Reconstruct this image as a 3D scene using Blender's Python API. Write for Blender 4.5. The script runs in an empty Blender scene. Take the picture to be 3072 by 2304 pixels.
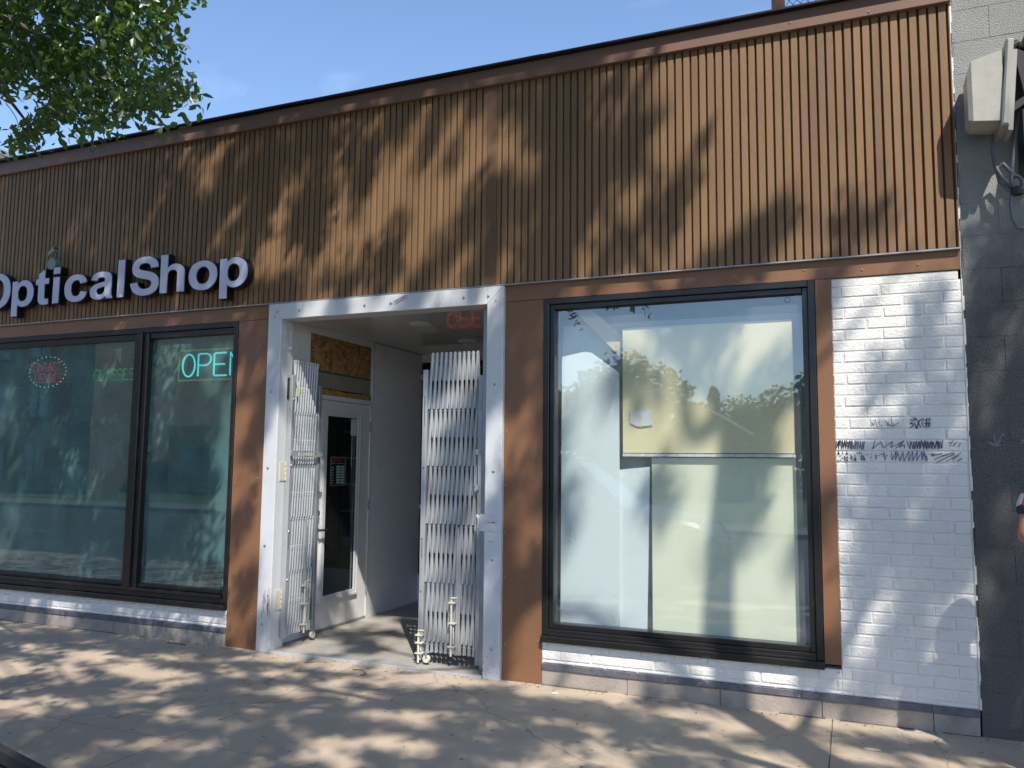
import bpy, bmesh, math, random
from math import sin, cos, pi, radians
from mathutils import Vector, Matrix, noise
import numpy as np

# ---------------------------------------------------------------- camera, sky, sun, exposure
SC = bpy.context.scene
COL = SC.collection
yaw, pitch, roll = -.3933, .0977, .0101
_f = Vector((sin(yaw)*cos(pitch), cos(yaw)*cos(pitch), sin(pitch)))
_r = Vector((cos(yaw), -sin(yaw), 0)); _u = _r.cross(_f)
_r2 = cos(roll)*_r + sin(roll)*_u; _u2 = -sin(roll)*_r + cos(roll)*_u
cam = bpy.data.objects.new('camera', bpy.data.cameras.new('camera')); COL.objects.link(cam)
CAMP = Vector((0, -5.5915, 1.55))
M = Matrix((_r2, _u2, -_f)).transposed().to_4x4(); M.translation = CAMP
cam.matrix_world = M
cam.data.sensor_width = 36; cam.data.lens = 2446.7/3072*36
cam.data.clip_start = .05; cam.data.clip_end = 2000
SC.camera = cam
SUN = Vector((.698, -1, 1.57)).normalized()          # towards the sun
w = bpy.data.worlds.new('World'); SC.world = w; w.use_nodes = True
nt = w.node_tree; nt.nodes.clear()
sky = nt.nodes.new('ShaderNodeTexSky'); sky.sky_type = 'NISHITA'; sky.sun_disc = False
sky.sun_elevation = math.asin(SUN.z); sky.sun_rotation = math.atan2(SUN.x, SUN.y)
sky.air_density = 1.0; sky.dust_density = .6; sky.ozone_density = 3.0; sky.altitude = 600
# thin cirrus drawn across the sky dome
tc = nt.nodes.new('ShaderNodeTexCoord'); mp = nt.nodes.new('ShaderNodeMapping')
mp.inputs['Rotation'].default_value = (0, .5, .35); mp.inputs['Scale'].default_value = (1.1, 6, 7); mp.inputs['Location'].default_value = (.6, .3, .1)
no = nt.nodes.new('ShaderNodeTexNoise'); no.inputs['Scale'].default_value = 1.6; no.inputs['Detail'].default_value = 6
cr = nt.nodes.new('ShaderNodeValToRGB'); cr.color_ramp.elements[0].position = .58; cr.color_ramp.elements[1].position = .85
cr.color_ramp.elements[1].color = (.17, .17, .17, 1)
mx = nt.nodes.new('ShaderNodeMixRGB'); mx.inputs[2].default_value = (7.5, 8.2, 9.2, 1)
bg = nt.nodes.new('ShaderNodeBackground'); bg.inputs['Strength'].default_value = .15
ow = nt.nodes.new('ShaderNodeOutputWorld')
L = nt.links.new
L(tc.outputs['Generated'], mp.inputs['Vector']); L(mp.outputs[0], no.inputs['Vector']); L(no.outputs['Fac'], cr.inputs[0])
L(cr.outputs[0], mx.inputs[0]); L(sky.outputs[0], mx.inputs[1]); L(mx.outputs[0], bg.inputs[0]); L(bg.outputs[0], ow.inputs[0])
sl = bpy.data.lights.new('sun', 'SUN'); sl.energy = 3.6; sl.angle = radians(.53); sl.color = (1, .945, .86)
so = bpy.data.objects.new('sun', sl); COL.objects.link(so); so.rotation_euler = SUN.to_track_quat('Z', 'Y').to_euler()
so.location = (20, -30, 40)
SC.view_settings.view_transform = 'Standard'; SC.view_settings.look = 'None'
SC.view_settings.exposure = .78; SC.view_settings.gamma = 1
try:
    SC.cycles.max_bounces = 8; SC.cycles.transparent_max_bounces = 16; SC.cycles.caustics_reflective = False
    SC.cycles.sample_clamp_indirect = 4
except Exception: pass

# ---------------------------------------------------------------- helpers
class MB:
    """collects shapes and links them as ONE mesh object"""
    def __init__(s): s.v = []; s.f = []
    def add(s, vs, fs):
        o = len(s.v); s.v += [tuple(v) for v in vs]; s.f += [tuple(i+o for i in f) for f in fs]; return s
    def box(s, x0, x1, y0, y1, z0, z1):
        return s.add([(x0,y0,z0),(x1,y0,z0),(x1,y1,z0),(x0,y1,z0),(x0,y0,z1),(x1,y0,z1),(x1,y1,z1),(x0,y1,z1)],
                     [(0,3,2,1),(4,5,6,7),(0,1,5,4),(1,2,6,5),(2,3,7,6),(3,0,4,7)])
    def bev(s, x0, x1, y0, y1, z0, z1, b, jit=0, rnd=None):
        """box whose front (-y) face is chamfered by b"""
        j = (lambda: rnd.uniform(-jit, jit)) if jit else (lambda: 0)
        y = y0 + j()
        return s.add([(x0+j(),y0+b,z0+j()),(x1+j(),y0+b,z0+j()),(x1+j(),y0+b,z1+j()),(x0+j(),y0+b,z1+j()),
                      (x0+b,y+j()*.4,z0+b),(x1-b,y+j()*.4,z0+b),(x1-b,y+j()*.4,z1-b),(x0+b,y+j()*.4,z1-b),
                      (x0,y1,z0),(x1,y1,z0),(x1,y1,z1),(x0,y1,z1)],
                     [(4,5,6,7),(0,1,5,4),(1,2,6,5),(2,3,7,6),(3,0,4,7),(0,8,9,1),(1,9,10,2),(2,10,11,3),(3,11,8,0)])
    def tube(s, pts, r, n=8, caps=True):
        pts = [Vector(p) for p in pts]; rs = r if isinstance(r, (list, tuple)) else [r]*len(pts)
        rings = []; up = Vector((0, 0, 1))
        prev = None
        for i, p in enumerate(pts):
            t = (pts[min(i+1, len(pts)-1)] - pts[max(i-1, 0)])
            t = t.normalized() if t.length > 1e-9 else Vector((0, 0, 1))
            if prev is None:
                a = t.cross(up if abs(t.z) < .95 else Vector((1, 0, 0))).normalized()
            else:
                a = (prev - t*prev.dot(t)); a = a.normalized() if a.length > 1e-6 else t.orthogonal().normalized()
            prev = a; b = t.cross(a)
            rings.append([p + (a*cos(2*pi*k/n) + b*sin(2*pi*k/n))*rs[i] for k in range(n)])
        o = len(s.v)
        for rg in rings: s.v += [tuple(q) for q in rg]
        for i in range(len(rings)-1):
            for k in range(n):
                s.f.append((o+i*n+k, o+i*n+(k+1) % n, o+(i+1)*n+(k+1) % n, o+(i+1)*n+k))
        if caps:
            s.f.append(tuple(o+k for k in range(n))[::-1]); s.f.append(tuple(o+(len(rings)-1)*n+k for k in range(n)))
        return s
    def cyl(s, p0, p1, r, n=16): return s.tube([p0, p1], r, n)
    def ball(s, c, r, n=8, m=6, sc=(1, 1, 1)):
        vs = []; fs = []
        for i in range(m+1):
            th = pi*i/m
            for k in range(n):
                ph = 2*pi*k/n; vs.append((c[0]+r*sc[0]*sin(th)*cos(ph), c[1]+r*sc[1]*sin(th)*sin(ph), c[2]+r*sc[2]*cos(th)))
        for i in range(m):
            for k in range(n): fs.append((i*n+k, (i+1)*n+k, (i+1)*n+(k+1) % n, i*n+(k+1) % n))
        return s.add(vs, fs)
    def prism(s, poly, y0, y1):
        """convex or simple polygon in x,z extruded along y (y0 front)"""
        n = len(poly); vs = [(x, y0, z) for x, z in poly] + [(x, y1, z) for x, z in poly]
        fs = [tuple(range(n)), tuple(range(2*n-1, n-1, -1))] + [(i, i+n, (i+1) % n+n, (i+1) % n) for i in range(n)]
        return s.add(vs, fs)
    def ribbon(s, pts, wd, y, dy=.002):
        for (a, b) in zip(pts[:-1], pts[1:]):
            dx, dz = b[0]-a[0], b[1]-a[1]; l = math.hypot(dx, dz)
            if l < 1e-6: continue
            nx, nz = -dz/l*wd/2, dx/l*wd/2; ex, ez = dx/l*wd*.3, dz/l*wd*.3
            s.prism([(a[0]-ex-nx, a[1]-ez-nz), (b[0]+ex-nx, b[1]+ez-nz), (b[0]+ex+nx, b[1]+ez+nz), (a[0]-ex+nx, a[1]-ez+nz)], y-dy, y)
        return s
    def xf(s, mat, start=0):
        for i in range(start, len(s.v)): s.v[i] = tuple(mat @ Vector(s.v[i]))
        return s
    def build(s, name, mat, parent=None, smooth=False):
        me = bpy.data.meshes.new(name); me.from_pydata(s.v, [], s.f); me.validate(); 
        bm = bmesh.new(); bm.from_mesh(me); bmesh.ops.recalc_face_normals(bm, faces=bm.faces); bm.to_mesh(me); bm.free()
        if smooth: me.polygons.foreach_set('use_smooth', [True]*len(me.polygons))
        return link(name, me, mat, parent)
def link(name, me, mat, parent=None):
    o = bpy.data.objects.new(name, me); COL.objects.link(o)
    if mat: me.materials.append(mat)
    if parent:
        o.parent = parent; o.matrix_parent_inverse = Matrix.Identity(4)
        o.location = -Vector(parent['_w']) if '_w' in parent else (0, 0, 0)
    return o
def tag(o, label=None, cat=None, group=None, kind=None):
    if label: o['label'] = label
    if cat: o['category'] = cat
    if group: o['group'] = group
    if kind: o['kind'] = kind
    return o
def thing(name, label, cat, loc=(0, 0, 0), group=None):
    o = bpy.data.objects.new(name, None); COL.objects.link(o); o.location = loc; o.empty_display_size = .1
    return tag(o, label, cat, group)
def part(name, mb, mat, parent, label=None, smooth=False):
    """parts are modelled in world coordinates; shift them into the parent's frame"""
    org = Vector((0, 0, 0)); q = parent
    while q is not None: org += q.location; q = q.parent
    mb.v = [(v[0]-org.x, v[1]-org.y, v[2]-org.z) for v in mb.v]
    o = mb.build(name, mat, None, smooth); o.parent = parent
    if label: o['label'] = label
    return o
def part_each(name, mb, mat, parent, label=None):
    """one object per separate piece of the mesh builder"""
    n = len(mb.v); up = list(range(n))
    def find(a):
        while up[a] != a: up[a] = up[up[a]]; a = up[a]
        return a
    for f in mb.f:
        r = find(f[0])
        for i in f[1:]: up[find(i)] = r
    groups = {}
    for f in mb.f: groups.setdefault(find(f[0]), []).append(f)
    out = []
    for r, fs in groups.items():
        ids = sorted({i for f in fs for i in f}); mp_ = {i: k for k, i in enumerate(ids)}
        q = MB(); q.add([mb.v[i] for i in ids], [tuple(mp_[i] for i in f) for f in fs]); out.append(part(name, q, mat, parent, label))
    return out
def dup(root):
    c = root.copy(); COL.objects.link(c)
    for ch in list(root.children):
        d = ch.copy(); COL.objects.link(d); d.parent = c
        for g in list(ch.children):
            e = g.copy(); COL.objects.link(e); e.parent = d
    return c

# ---------------------------------------------------------------- materials
def mat(name, col, rough=.6, metal=0, var=.12, vscale=3, bump=0, bscale=60, spec=.5, stretch=(1, 1, 1), dirt=None, dscale=1.5, dlo=.5, dhi=.75, emis=None, estr=0):
    m = bpy.data.materials.new(name); m.use_nodes = True; t = m.node_tree; N = t.nodes; K = t.links.new
    b = N['Principled BSDF']; b.inputs['Roughness'].default_value = rough; b.inputs['Metallic'].default_value = metal
    b.inputs['Specular IOR Level'].default_value = spec
    g = N.new('ShaderNodeNewGeometry'); mp = N.new('ShaderNodeMapping'); mp.inputs['Scale'].default_value = stretch
    K(g.outputs['Position'], mp.inputs['Vector'])
    n1 = N.new('ShaderNodeTexNoise'); n1.inputs['Scale'].default_value = vscale; n1.inputs['Detail'].default_value = 8; n1.inputs['Roughness'].default_value = .65
    K(mp.outputs[0], n1.inputs['Vector'])
    rp = N.new('ShaderNodeMapRange'); rp.inputs['From Min'].default_value = .3; rp.inputs['From Max'].default_value = .7
    rp.inputs['To Min'].default_value = 1-var; rp.inputs['To Max'].default_value = 1+var
    K(n1.outputs['Fac'], rp.inputs['Value'])
    mu = N.new('ShaderNodeVectorMath'); mu.operation = 'SCALE'; mu.inputs[0].default_value = col; K(rp.outputs[0], mu.inputs['Scale'])
    out = mu.outputs[0]
    if dirt:
        n2 = N.new('ShaderNodeTexNoise'); n2.inputs['Scale'].default_value = dscale; n2.inputs['Detail'].default_value = 9; n2.inputs['Roughness'].default_value = .7
        K(g.outputs['Position'], n2.inputs['Vector'])
        r2 = N.new('ShaderNodeMapRange'); r2.inputs['From Min'].default_value = dlo; r2.inputs['From Max'].default_value = dhi
        K(n2.outputs['Fac'], r2.inputs['Value'])
        mm = N.new('ShaderNodeMixRGB'); K(r2.outputs[0], mm.inputs[0]); K(out, mm.inputs[1]); mm.inputs[2].default_value = (*dirt, 1); out = mm.outputs[0]
    K(out, b.inputs['Base Color'])
    if bump:
        n3 = N.new('ShaderNodeTexNoise'); n3.inputs['Scale'].default_value = bscale; n3.inputs['Detail'].default_value = 5
        K(mp.outputs[0], n3.inputs['Vector'])
        bu = N.new('ShaderNodeBump'); bu.inputs['Strength'].default_value = bump; bu.inputs['Distance'].default_value = .01
        K(n3.outputs['Fac'], bu.inputs['Height']); K(bu.outputs[0], b.inputs['Normal'])
    if emis:
        b.inputs['Emission Color'].default_value = (*emis, 1); b.inputs['Emission Strength'].default_value = estr
    return m
def glass(name, tint, refl, dust=0, dustcol=(.5, .55, .5), tilt=0, fres=1.45):
    """thin glazing: see-through, a mirror share and a diffuse film for dust and added haze"""
    m = bpy.data.materials.new(name); m.use_nodes = True; t = m.node_tree; N = t.nodes; K = t.links.new; N.clear()
    o = N.new('ShaderNodeOutputMaterial'); tr = N.new('ShaderNodeBsdfTransparent'); tr.inputs[0].default_value = (*tint, 1)
    gl = N.new('ShaderNodeBsdfGlossy'); gl.inputs['Roughness'].default_value = .012; gl.inputs[0].default_value = (.93, .97, 1, 1)
    gi = N.new('ShaderNodeNewGeometry'); dp = N.new('ShaderNodeVectorMath'); dp.operation = 'DOT_PRODUCT'; K(gi.outputs['Incoming'], dp.inputs[0]); K(gi.outputs['True Normal'], dp.inputs[1])
    ab = N.new('ShaderNodeMath'); ab.operation = 'ABSOLUTE'; K(dp.outputs['Value'], ab.inputs[0])
    om = N.new('ShaderNodeMath'); om.operation = 'SUBTRACT'; om.inputs[0].default_value = 1; K(ab.outputs[0], om.inputs[1])
    pw = N.new('ShaderNodeMath'); pw.operation = 'POWER'; pw.inputs[1].default_value = 4; K(om.outputs[0], pw.inputs[0])
    ad = N.new('ShaderNodeMath'); ad.operation = 'MULTIPLY_ADD'; ad.use_clamp = True; ad.inputs[1].default_value = 1-refl-.07; ad.inputs[2].default_value = refl+.07; K(pw.outputs[0], ad.inputs[0])
    n = N.new('ShaderNodeTexNoise'); n.inputs['Scale'].default_value = 1.1; g = N.new('ShaderNodeNewGeometry'); K(g.outputs['Position'], n.inputs['Vector'])
    bu = N.new('ShaderNodeBump'); bu.inputs['Strength'].default_value = .05; bu.inputs['Distance'].default_value = .02; K(n.outputs['Fac'], bu.inputs['Height']); K(bu.outputs[0], gl.inputs['Normal'])
    base = tr.outputs[0]
    if dust:
        di = N.new('ShaderNodeBsdfDiffuse'); di.inputs[0].default_value = (*dustcol, 1)
        n2 = N.new('ShaderNodeTexNoise'); n2.inputs['Scale'].default_value = 2.5; n2.inputs['Detail'].default_value = 6; K(g.outputs['Position'], n2.inputs['Vector'])
        r = N.new('ShaderNodeMapRange'); r.inputs['From Min'].default_value = .3; r.inputs['From Max'].default_value = .75; r.inputs['To Min'].default_value = dust*.6; r.inputs['To Max'].default_value = dust*1.3
        K(n2.outputs['Fac'], r.inputs['Value'])
        ms = N.new('ShaderNodeMixShader'); K(r.outputs[0], ms.inputs[0]); K(base, ms.inputs[1]); K(di.outputs[0], ms.inputs[2]); base = ms.outputs[0]
    mx = N.new('ShaderNodeMixShader'); K(ad.outputs[0], mx.inputs[0]); K(base, mx.inputs[1]); K(gl.outputs[0], mx.inputs[2]); K(mx.outputs[0], o.inputs[0])
    return m
def leafmat(name, col, tr=.35, glos=.12):
    m = bpy.data.materials.new(name); m.use_nodes = True; t = m.node_tree; N = t.nodes; K = t.links.new; N.clear()
    o = N.new('ShaderNodeOutputMaterial'); d = N.new('ShaderNodeBsdfDiffuse'); tl = N.new('ShaderNodeBsdfTranslucent'); gg = N.new('ShaderNodeBsdfGlossy'); gg.inputs['Roughness'].default_value = .4
    g = N.new('ShaderNodeNewGeometry'); wn = N.new('ShaderNodeTexNoise'); wn.inputs['Scale'].default_value = 9; K(g.outputs['Position'], wn.inputs['Vector'])
    cr = N.new('ShaderNodeValToRGB'); e = cr.color_ramp.elements
    e[0].position = .3; e[0].color = (*[c*.6 for c in col], 1); e[1].position = .72; e[1].color = (col[0]*1.55, col[1]*1.3, col[2]*.9, 1)
    K(wn.outputs['Fac'], cr.inputs[0]); K(cr.outputs[0], d.inputs[0])
    tm = N.new('ShaderNodeMixRGB'); tm.blend_type = 'MULTIPLY'; tm.inputs[0].default_value = 1; K(cr.outputs[0], tm.inputs[1]); tm.inputs[2].default_value = (2.4, 2.6, .9, 1); K(tm.outputs[0], tl.inputs[0])
    a = N.new('ShaderNodeMixShader'); a.inputs[0].default_value = tr; K(d.outputs[0], a.inputs[1]); K(tl.outputs[0], a.inputs[2])
    b = N.new('ShaderNodeMixShader'); b.inputs[0].default_value = glos; K(a.outputs[0], b.inputs[1]); K(gg.outputs[0], b.inputs[2]); gg.inputs[0].default_value = (.5, .5, .5, 1)
    K(b.outputs[0], o.inputs[0]); return m
def slatmat(name):
    """stained cedar-tone siding; every slat a slightly different tone, faint grain along z"""
    m = mat(name, (.222, .126, .058), .62, var=.13, vscale=2.2, bump=.25, bscale=90, stretch=(3, 3, .25), dirt=(.155, .085, .036), dscale=.9, dlo=.5, dhi=.85)
    t = m.node_tree; N = t.nodes; K = t.links.new; b = N['Principled BSDF']
    src = b.inputs['Base Color'].links[0].from_socket
    g = N.new('ShaderNodeNewGeometry'); sp = N.new('ShaderNodeSeparateXYZ'); K(g.outputs['Position'], sp.inputs[0])
    a = N.new('ShaderNodeMath'); a.operation = 'MULTIPLY_ADD'; a.inputs[1].default_value = 1/.0555; a.inputs[2].default_value = .36; K(sp.outputs[0], a.inputs[0])
    fl = N.new('ShaderNodeMath'); fl.operation = 'FLOOR'; K(a.outputs[0], fl.inputs[0])
    wn = N.new('ShaderNodeTexWhiteNoise'); wn.noise_dimensions = '1D'; K(fl.outputs[0], wn.inputs['W'])
    r = N.new('ShaderNodeMapRange'); r.inputs['To Min'].default_value = .88; r.inputs['To Max'].default_value = 1.12; K(wn.outputs['Value'], r.inputs['Value'])
    v = N.new('ShaderNodeVectorMath'); v.operation = 'SCALE'; K(src, v.inputs[0]); K(r.outputs[0], v.inputs['Scale']); K(v.outputs[0], b.inputs['Base Color'])
    return m

MT = {}
MT['slat'] = slatmat('stained_slats')
MT['groove'] = mat('groove_maroon', (.15, .066, .050), .8, var=.2)
MT['brown'] = mat('brown_trim_paint', (.235, .112, .056), .5, var=.07, vscale=2, bump=.12, bscale=140, stretch=(1, 1, .3), dirt=(.155, .08, .045), dscale=1.3, dlo=.55, dhi=.9)
MT['brownd'] = mat('brown_cap_paint', (.20, .11, .075), .5, var=.08, bump=.1, bscale=120)
MT['blackmetal'] = mat('black_flashing', (.012, .012, .018), .4, var=.1)
MT['white'] = mat('white_frame_paint', (.63, .635, .65), .38, var=.04, vscale=4, bump=.06, bscale=50, dirt=(.52, .51, .5), dscale=3, dlo=.58, dhi=.8)
MT['brick'] = mat('white_painted_brick', (.80, .77, .735), .55, var=.04, vscale=9, bump=.5, bscale=55, dirt=(.58, .55, .51), dscale=4.5, dlo=.57, dhi=.78)
MT['dip'] = mat('grey_strip', (.12, .12, .14), .55, var=.3, vscale=14, bump=.2, dirt=(.5, .48, .46), dscale=8, dlo=.58, dhi=.7)
MT['base'] = mat('concrete_base', (.36, .31, .27), .85, var=.14, vscale=5, bump=.4, bscale=80, dirt=(.2, .17, .15), dscale=3, dlo=.55, dhi=.8)
MT['walk'] = None
MT['black'] = mat('black_window_frame', (.014, .013, .013), .33, var=.2, vscale=10, dirt=(.10, .095, .085), dscale=6, dlo=.6, dhi=.85)
MT['inner'] = mat('grey_recess_panel', (.80, .80, .815), .35, var=.05, vscale=6, bump=.03)
MT['ceil'] = mat('glossy_soffit', (.60, .60, .57), .045, var=.05, vscale=2, bump=.008, bscale=4, spec=.9)
MT['door'] = mat('off_white_door', (.74, .72, .70), .4, var=.03, vscale=3)
MT['osb'] = mat('strand_board', (.38, .20, .08), .7, var=.55, vscale=14, bump=.3, bscale=40, stretch=(1, 1, 1.6), dirt=(.13, .06, .025), dscale=16, dlo=.52, dhi=.62)
MT['grey_strip'] = mat('primer_strip', (.26, .245, .18), .8, var=.12, vscale=6)
MT['green'] = mat('green_edge', (.04, .1, .055), .8)
MT['foam'] = mat('yellow_foam', (.42, .24, .05), .8, var=.3, vscale=30, bump=.6)
MT['steel'] = mat('galvanised_steel', (.46, .47, .485), .42, metal=.4, var=.12, vscale=12, stretch=(1, 1, .15))
MT['steeld'] = mat('dull_steel', (.36, .37, .39), .5, metal=.5, var=.15, vscale=9)
MT['bolt'] = mat('bolt_metal', (.45, .44, .43), .35, metal=.8, var=.3, vscale=40)
MT['rust'] = mat('rust_stain', (.24, .12, .06), .8, var=.4, vscale=40)
MT['cream'] = mat('cream_paint', (.62, .58, .47), .6, var=.1)
MT['chrome'] = mat('brushed_chrome', (.6, .6, .6), .2, metal=1, var=.05)
MT['dark'] = mat('dark_interior', (.03, .03, .035), .8, var=.3)
MT['tile'] = mat('slate_step', (.33, .31, .29), .5, var=.22, vscale=2.4, bump=.15, bscale=20, dirt=(.42, .37, .3), dscale=1.7, dlo=.45, dhi=.62)
MT['alu'] = mat('aluminium_strip', (.62, .62, .62), .35, metal=.5, var=.15, vscale=9, dirt=(.35, .32, .29), dscale=9, dlo=.58, dhi=.72)
MT['letter'] = mat('white_acrylic', (.58, .6, .78), .12, var=.05, vscale=3, spec=.6)
MT['letter_ret'] = mat('navy_black_return', (.008, .008, .014), .35, var=.1)
MT['rubber'] = mat('black_rubber', (.018, .018, .018), .6)
MT['wallgrey'] = mat('interior_wall', (.7, .73, .75), .8)
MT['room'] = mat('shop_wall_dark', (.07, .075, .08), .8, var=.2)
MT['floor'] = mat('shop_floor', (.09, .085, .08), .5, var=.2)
MT['glassL'] = glass('tinted_glass', (.28, .38, .38), .015, .40, (.18, .35, .335))
MT['glassR'] = glass('clear_glass', (.98, .99, .98), .08, .09, (.72, .76, .74))  # its pale film also adds haze that brightens the shaded boards
MT['glassD'] = glass('door_glass', (.45, .5, .47), .07, .02)
MT['glassB'] = glass('back_glass', (.28, .3, .31), .0, .0)

# ================================================================ ground
def groundmat(name, col, dirt, kind):
    m = mat(name, col, .85, var=.1, vscale=1.6, bump=.35, bscale=140, dirt=dirt, dscale=.9, dlo=.52, dhi=.8)
    t = m.node_tree; N = t.nodes; K = t.links.new; b = N['Principled BSDF']; src = b.inputs['Base Color'].links[0].from_socket
    g = N.new('ShaderNodeNewGeometry'); n = N.new('ShaderNodeTexNoise'); n.inputs['Scale'].default_value = 260; n.inputs['Detail'].default_value = 2; K(g.outputs['Position'], n.inputs['Vector'])
    r = N.new('ShaderNodeMapRange'); r.inputs['From Min'].default_value = .28; r.inputs['From Max'].default_value = .72; r.inputs['To Min'].default_value = .72; r.inputs['To Max'].default_value = 1.25; K(n.outputs['Fac'], r.inputs['Value'])
    v = N.new('ShaderNodeVectorMath'); v.operation = 'SCALE'; K(src, v.inputs[0]); K(r.outputs[0], v.inputs['Scale'])
    # small dark spots of gum and grit
    vo = N.new('ShaderNodeTexVoronoi'); vo.inputs['Scale'].default_value = 7; K(g.outputs['Position'], vo.inputs['Vector'])
    r2 = N.new('ShaderNodeMapRange'); r2.inputs['From Min'].default_value = .05; r2.inputs['From Max'].default_value = .12; r2.inputs['To Min'].default_value = .45; r2.inputs['To Max'].default_value = 1; K(vo.outputs['Distance'], r2.inputs['Value'])
    v2 = N.new('ShaderNodeVectorMath'); v2.operation = 'SCALE'; K(v.outputs[0], v2.inputs[0]); K(r2.outputs[0], v2.inputs['Scale']); 
    # hairline cracks
    n4 = N.new('ShaderNodeTexNoise'); n4.inputs['Scale'].default_value = 2.2; n4.inputs['Detail'].default_value = 6; K(g.outputs['Position'], n4.inputs['Vector'])
    av = N.new('ShaderNodeVectorMath'); av.operation = 'MULTIPLY_ADD'; av.inputs[1].default_value = (.35, .35, .35); K(n4.outputs['Color'], av.inputs[0]); K(g.outputs['Position'], av.inputs[2])
    v5 = N.new('ShaderNodeTexVoronoi'); v5.feature = 'DISTANCE_TO_EDGE'; v5.inputs['Scale'].default_value = .38; K(av.outputs[0], v5.inputs['Vector'])
    r5 = N.new('ShaderNodeMapRange'); r5.inputs['From Min'].default_value = .0008; r5.inputs['From Max'].default_value = .0028; r5.inputs['To Min'].default_value = .68; r5.inputs['To Max'].default_value = 1; K(v5.outputs['Distance'], r5.inputs['Value'])
    v6 = N.new('ShaderNodeVectorMath'); v6.operation = 'SCALE'; K(v2.outputs[0], v6.inputs[0]); K(r5.outputs[0], v6.inputs['Scale']); K(v6.outputs[0], b.inputs['Base Color'])
    return m
WALK = groundmat('sidewalk_concrete', (.455, .365, .275), (.355, .28, .21), 'walk')
tag(MB().box(-300, 300, -400, 300, -.5, -.17).build('ground', mat('bare_soil', (.16, .14, .1), .95, var=.3, vscale=.5)), kind='structure')
wk = MB(); xs = [-60 + 3.4*i - .15 + 3.4*0 for i in range(0, 36)]
xs = [-.15 + 3.4*i for i in range(-16, 12)]
ys = [0.0, -1.95, -4.0]
for i in range(len(xs)-1):
    for j in range(2):
        wk.box(xs[i]+.004, xs[i+1]-.004, ys[j+1]+.004, ys[j]-.002, -.12, 0)
wk.box(xs[0], xs[-1], -4.0, 0, -.15, -.012)
tag(wk.build('sidewalk', WALK), kind='structure')
tag(MB().bev(xs[0], xs[-1], -4.16, -4.001, -.16, .002, .02).build('kerb', MT['base']), kind='structure')
tag(MB().box(-140, 120, -15, -4.161, -.3, -.14).build('road', mat('asphalt', (.055, .055, .057), .85, var=.2, vscale=3, bump=.4, bscale=120)), kind='structure')
tag(MB().box(-140, 120, -17.5, -15.001, -.3, -.02).build('far_sidewalk', mat('grey_far_walk', (.17, .16, .15), .9)), kind='structure')
tag(MB().box(-140, 120, -120, -17.501, -.3, -.03).build('lawn', mat('lawn_green', (.045, .09, .025), .95, var=.4, vscale=2)), kind='structure')

# ================================================================ the shop building
MT['batten'] = mat('dark_batten', (.15, .08, .04), .6, var=.12, vscale=3)
shop = thing('shop_building', 'long single storey shop with brown slatted fascia above black framed windows and a white doorway', 'building', (-4, .3, 0))
XL, XR = -13.0, .655
# cladding
def cladding(x0, x1, name='cladding_panel', label=None):
    s = MB(); jj = random.Random(17)
    import math as _m
    k0 = _m.ceil((x0 - .2)/.0555)
    k = _m.floor((x0-.145)/.0555)
    while True:
        a = .145 + k*.0555; b = a + .0425; k += 1
        a = max(a, x0); b = min(b, x1)
        if a >= x1: break
        if b - a > .006: s.bev(a+jj.uniform(-.0007, .0007), b+jj.uniform(-.0007, .0007), -.028+jj.uniform(-.0015, .0015), -.008, 2.900, 4.50, .003)
    p = part(name, s, MT['slat'], shop, label)
    g = MB().box(x0, x1, -.008, .002, 2.900, 4.50)
    part('groove_backing', g, MT['groove'], p)
    return p
cladding(XL, -2.535, label='shaded left slatted panel behind the white letters')
cladding(-2.452, XR-.002, label='sunlit right slatted panel')
part('batten', MB().bev(-2.534, -2.453, -.034, .002, 2.90, 4.49, .003), MT['batten'], shop)
# drip edge, beam, cap
part('drip_edge', MB().bev(XL, XR+.002, -.034, .004, 2.889, 2.8995, .002), MT['steeld'], shop)
bm_ = MB(); bm_.bev(XL, -4.55, -.004, .2, 2.767, 2.893, .003); bm_.bev(-2.385, XR, -.004, .2, 2.767, 2.893, .003); bm_.box(-4.549, -2.386, .01, .2, 2.885, 2.893)
part_each('beam_trim', bm_, MT['brown'], shop)
part('fascia_board', MB().bev(XL, XR+.004, -.060, .003, 4.472, 4.604, .004), MT['brownd'], shop)
rr = random.Random(5)
fl = MB(); x = XL
while x < XR+.02:
    x2 = min(x + rr.uniform(1.7, 2.6), XR+.02); dz = rr.uniform(0, .006)
    fl.box(x, x2, -.104-rr.uniform(0, .006), .3, 4.605+dz, 4.618+dz); x = x2
part('cap_flashing', fl, MT['blackmetal'], shop)
part('fascia_core', MB().box(XL, XR-.01, .004, .28, 2.90, 4.60), MT['groove'], shop)
part('roof_deck', MB().box(XL, XR-.01, .281, 9, 4.30, 4.42), MT['base'], shop)
part('rear_wall', MB().box(XL, XR-.01, 9.0, 9.2, 0, 4.42), MT['wallgrey'], shop)
part('side_wall', MB().box(XL-.2, XL-.001, 0, 9.2, 0, 4.66), MT['brick'], shop)
# nail heads on the trims
nl = MB(); rr = random.Random(9)
for i in range(30): nl.ball((-12.6+i*.44+rr.uniform(-.1, .1), -.0615, 4.50+rr.uniform(-.01, .07)), .006, 6, 4)
for x in [-7.1, -6.2, -5.5, -1.7, -1.2, -.7, -.25, .1, .42, .6]: nl.ball((x, -.006, 2.83+rr.uniform(-.03, .03)), .0055, 6, 4)
for x in (-2.36, -2.10, -.165, -.11, -4.88, -4.64):
    for k in range(7): nl.ball((x+rr.uniform(-.006, .006), -.005, .3+k*.37+rr.uniform(-.06, .06)), .0055, 6, 4)
part_each('screw_head', nl, MT['steeld'], shop)

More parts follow.
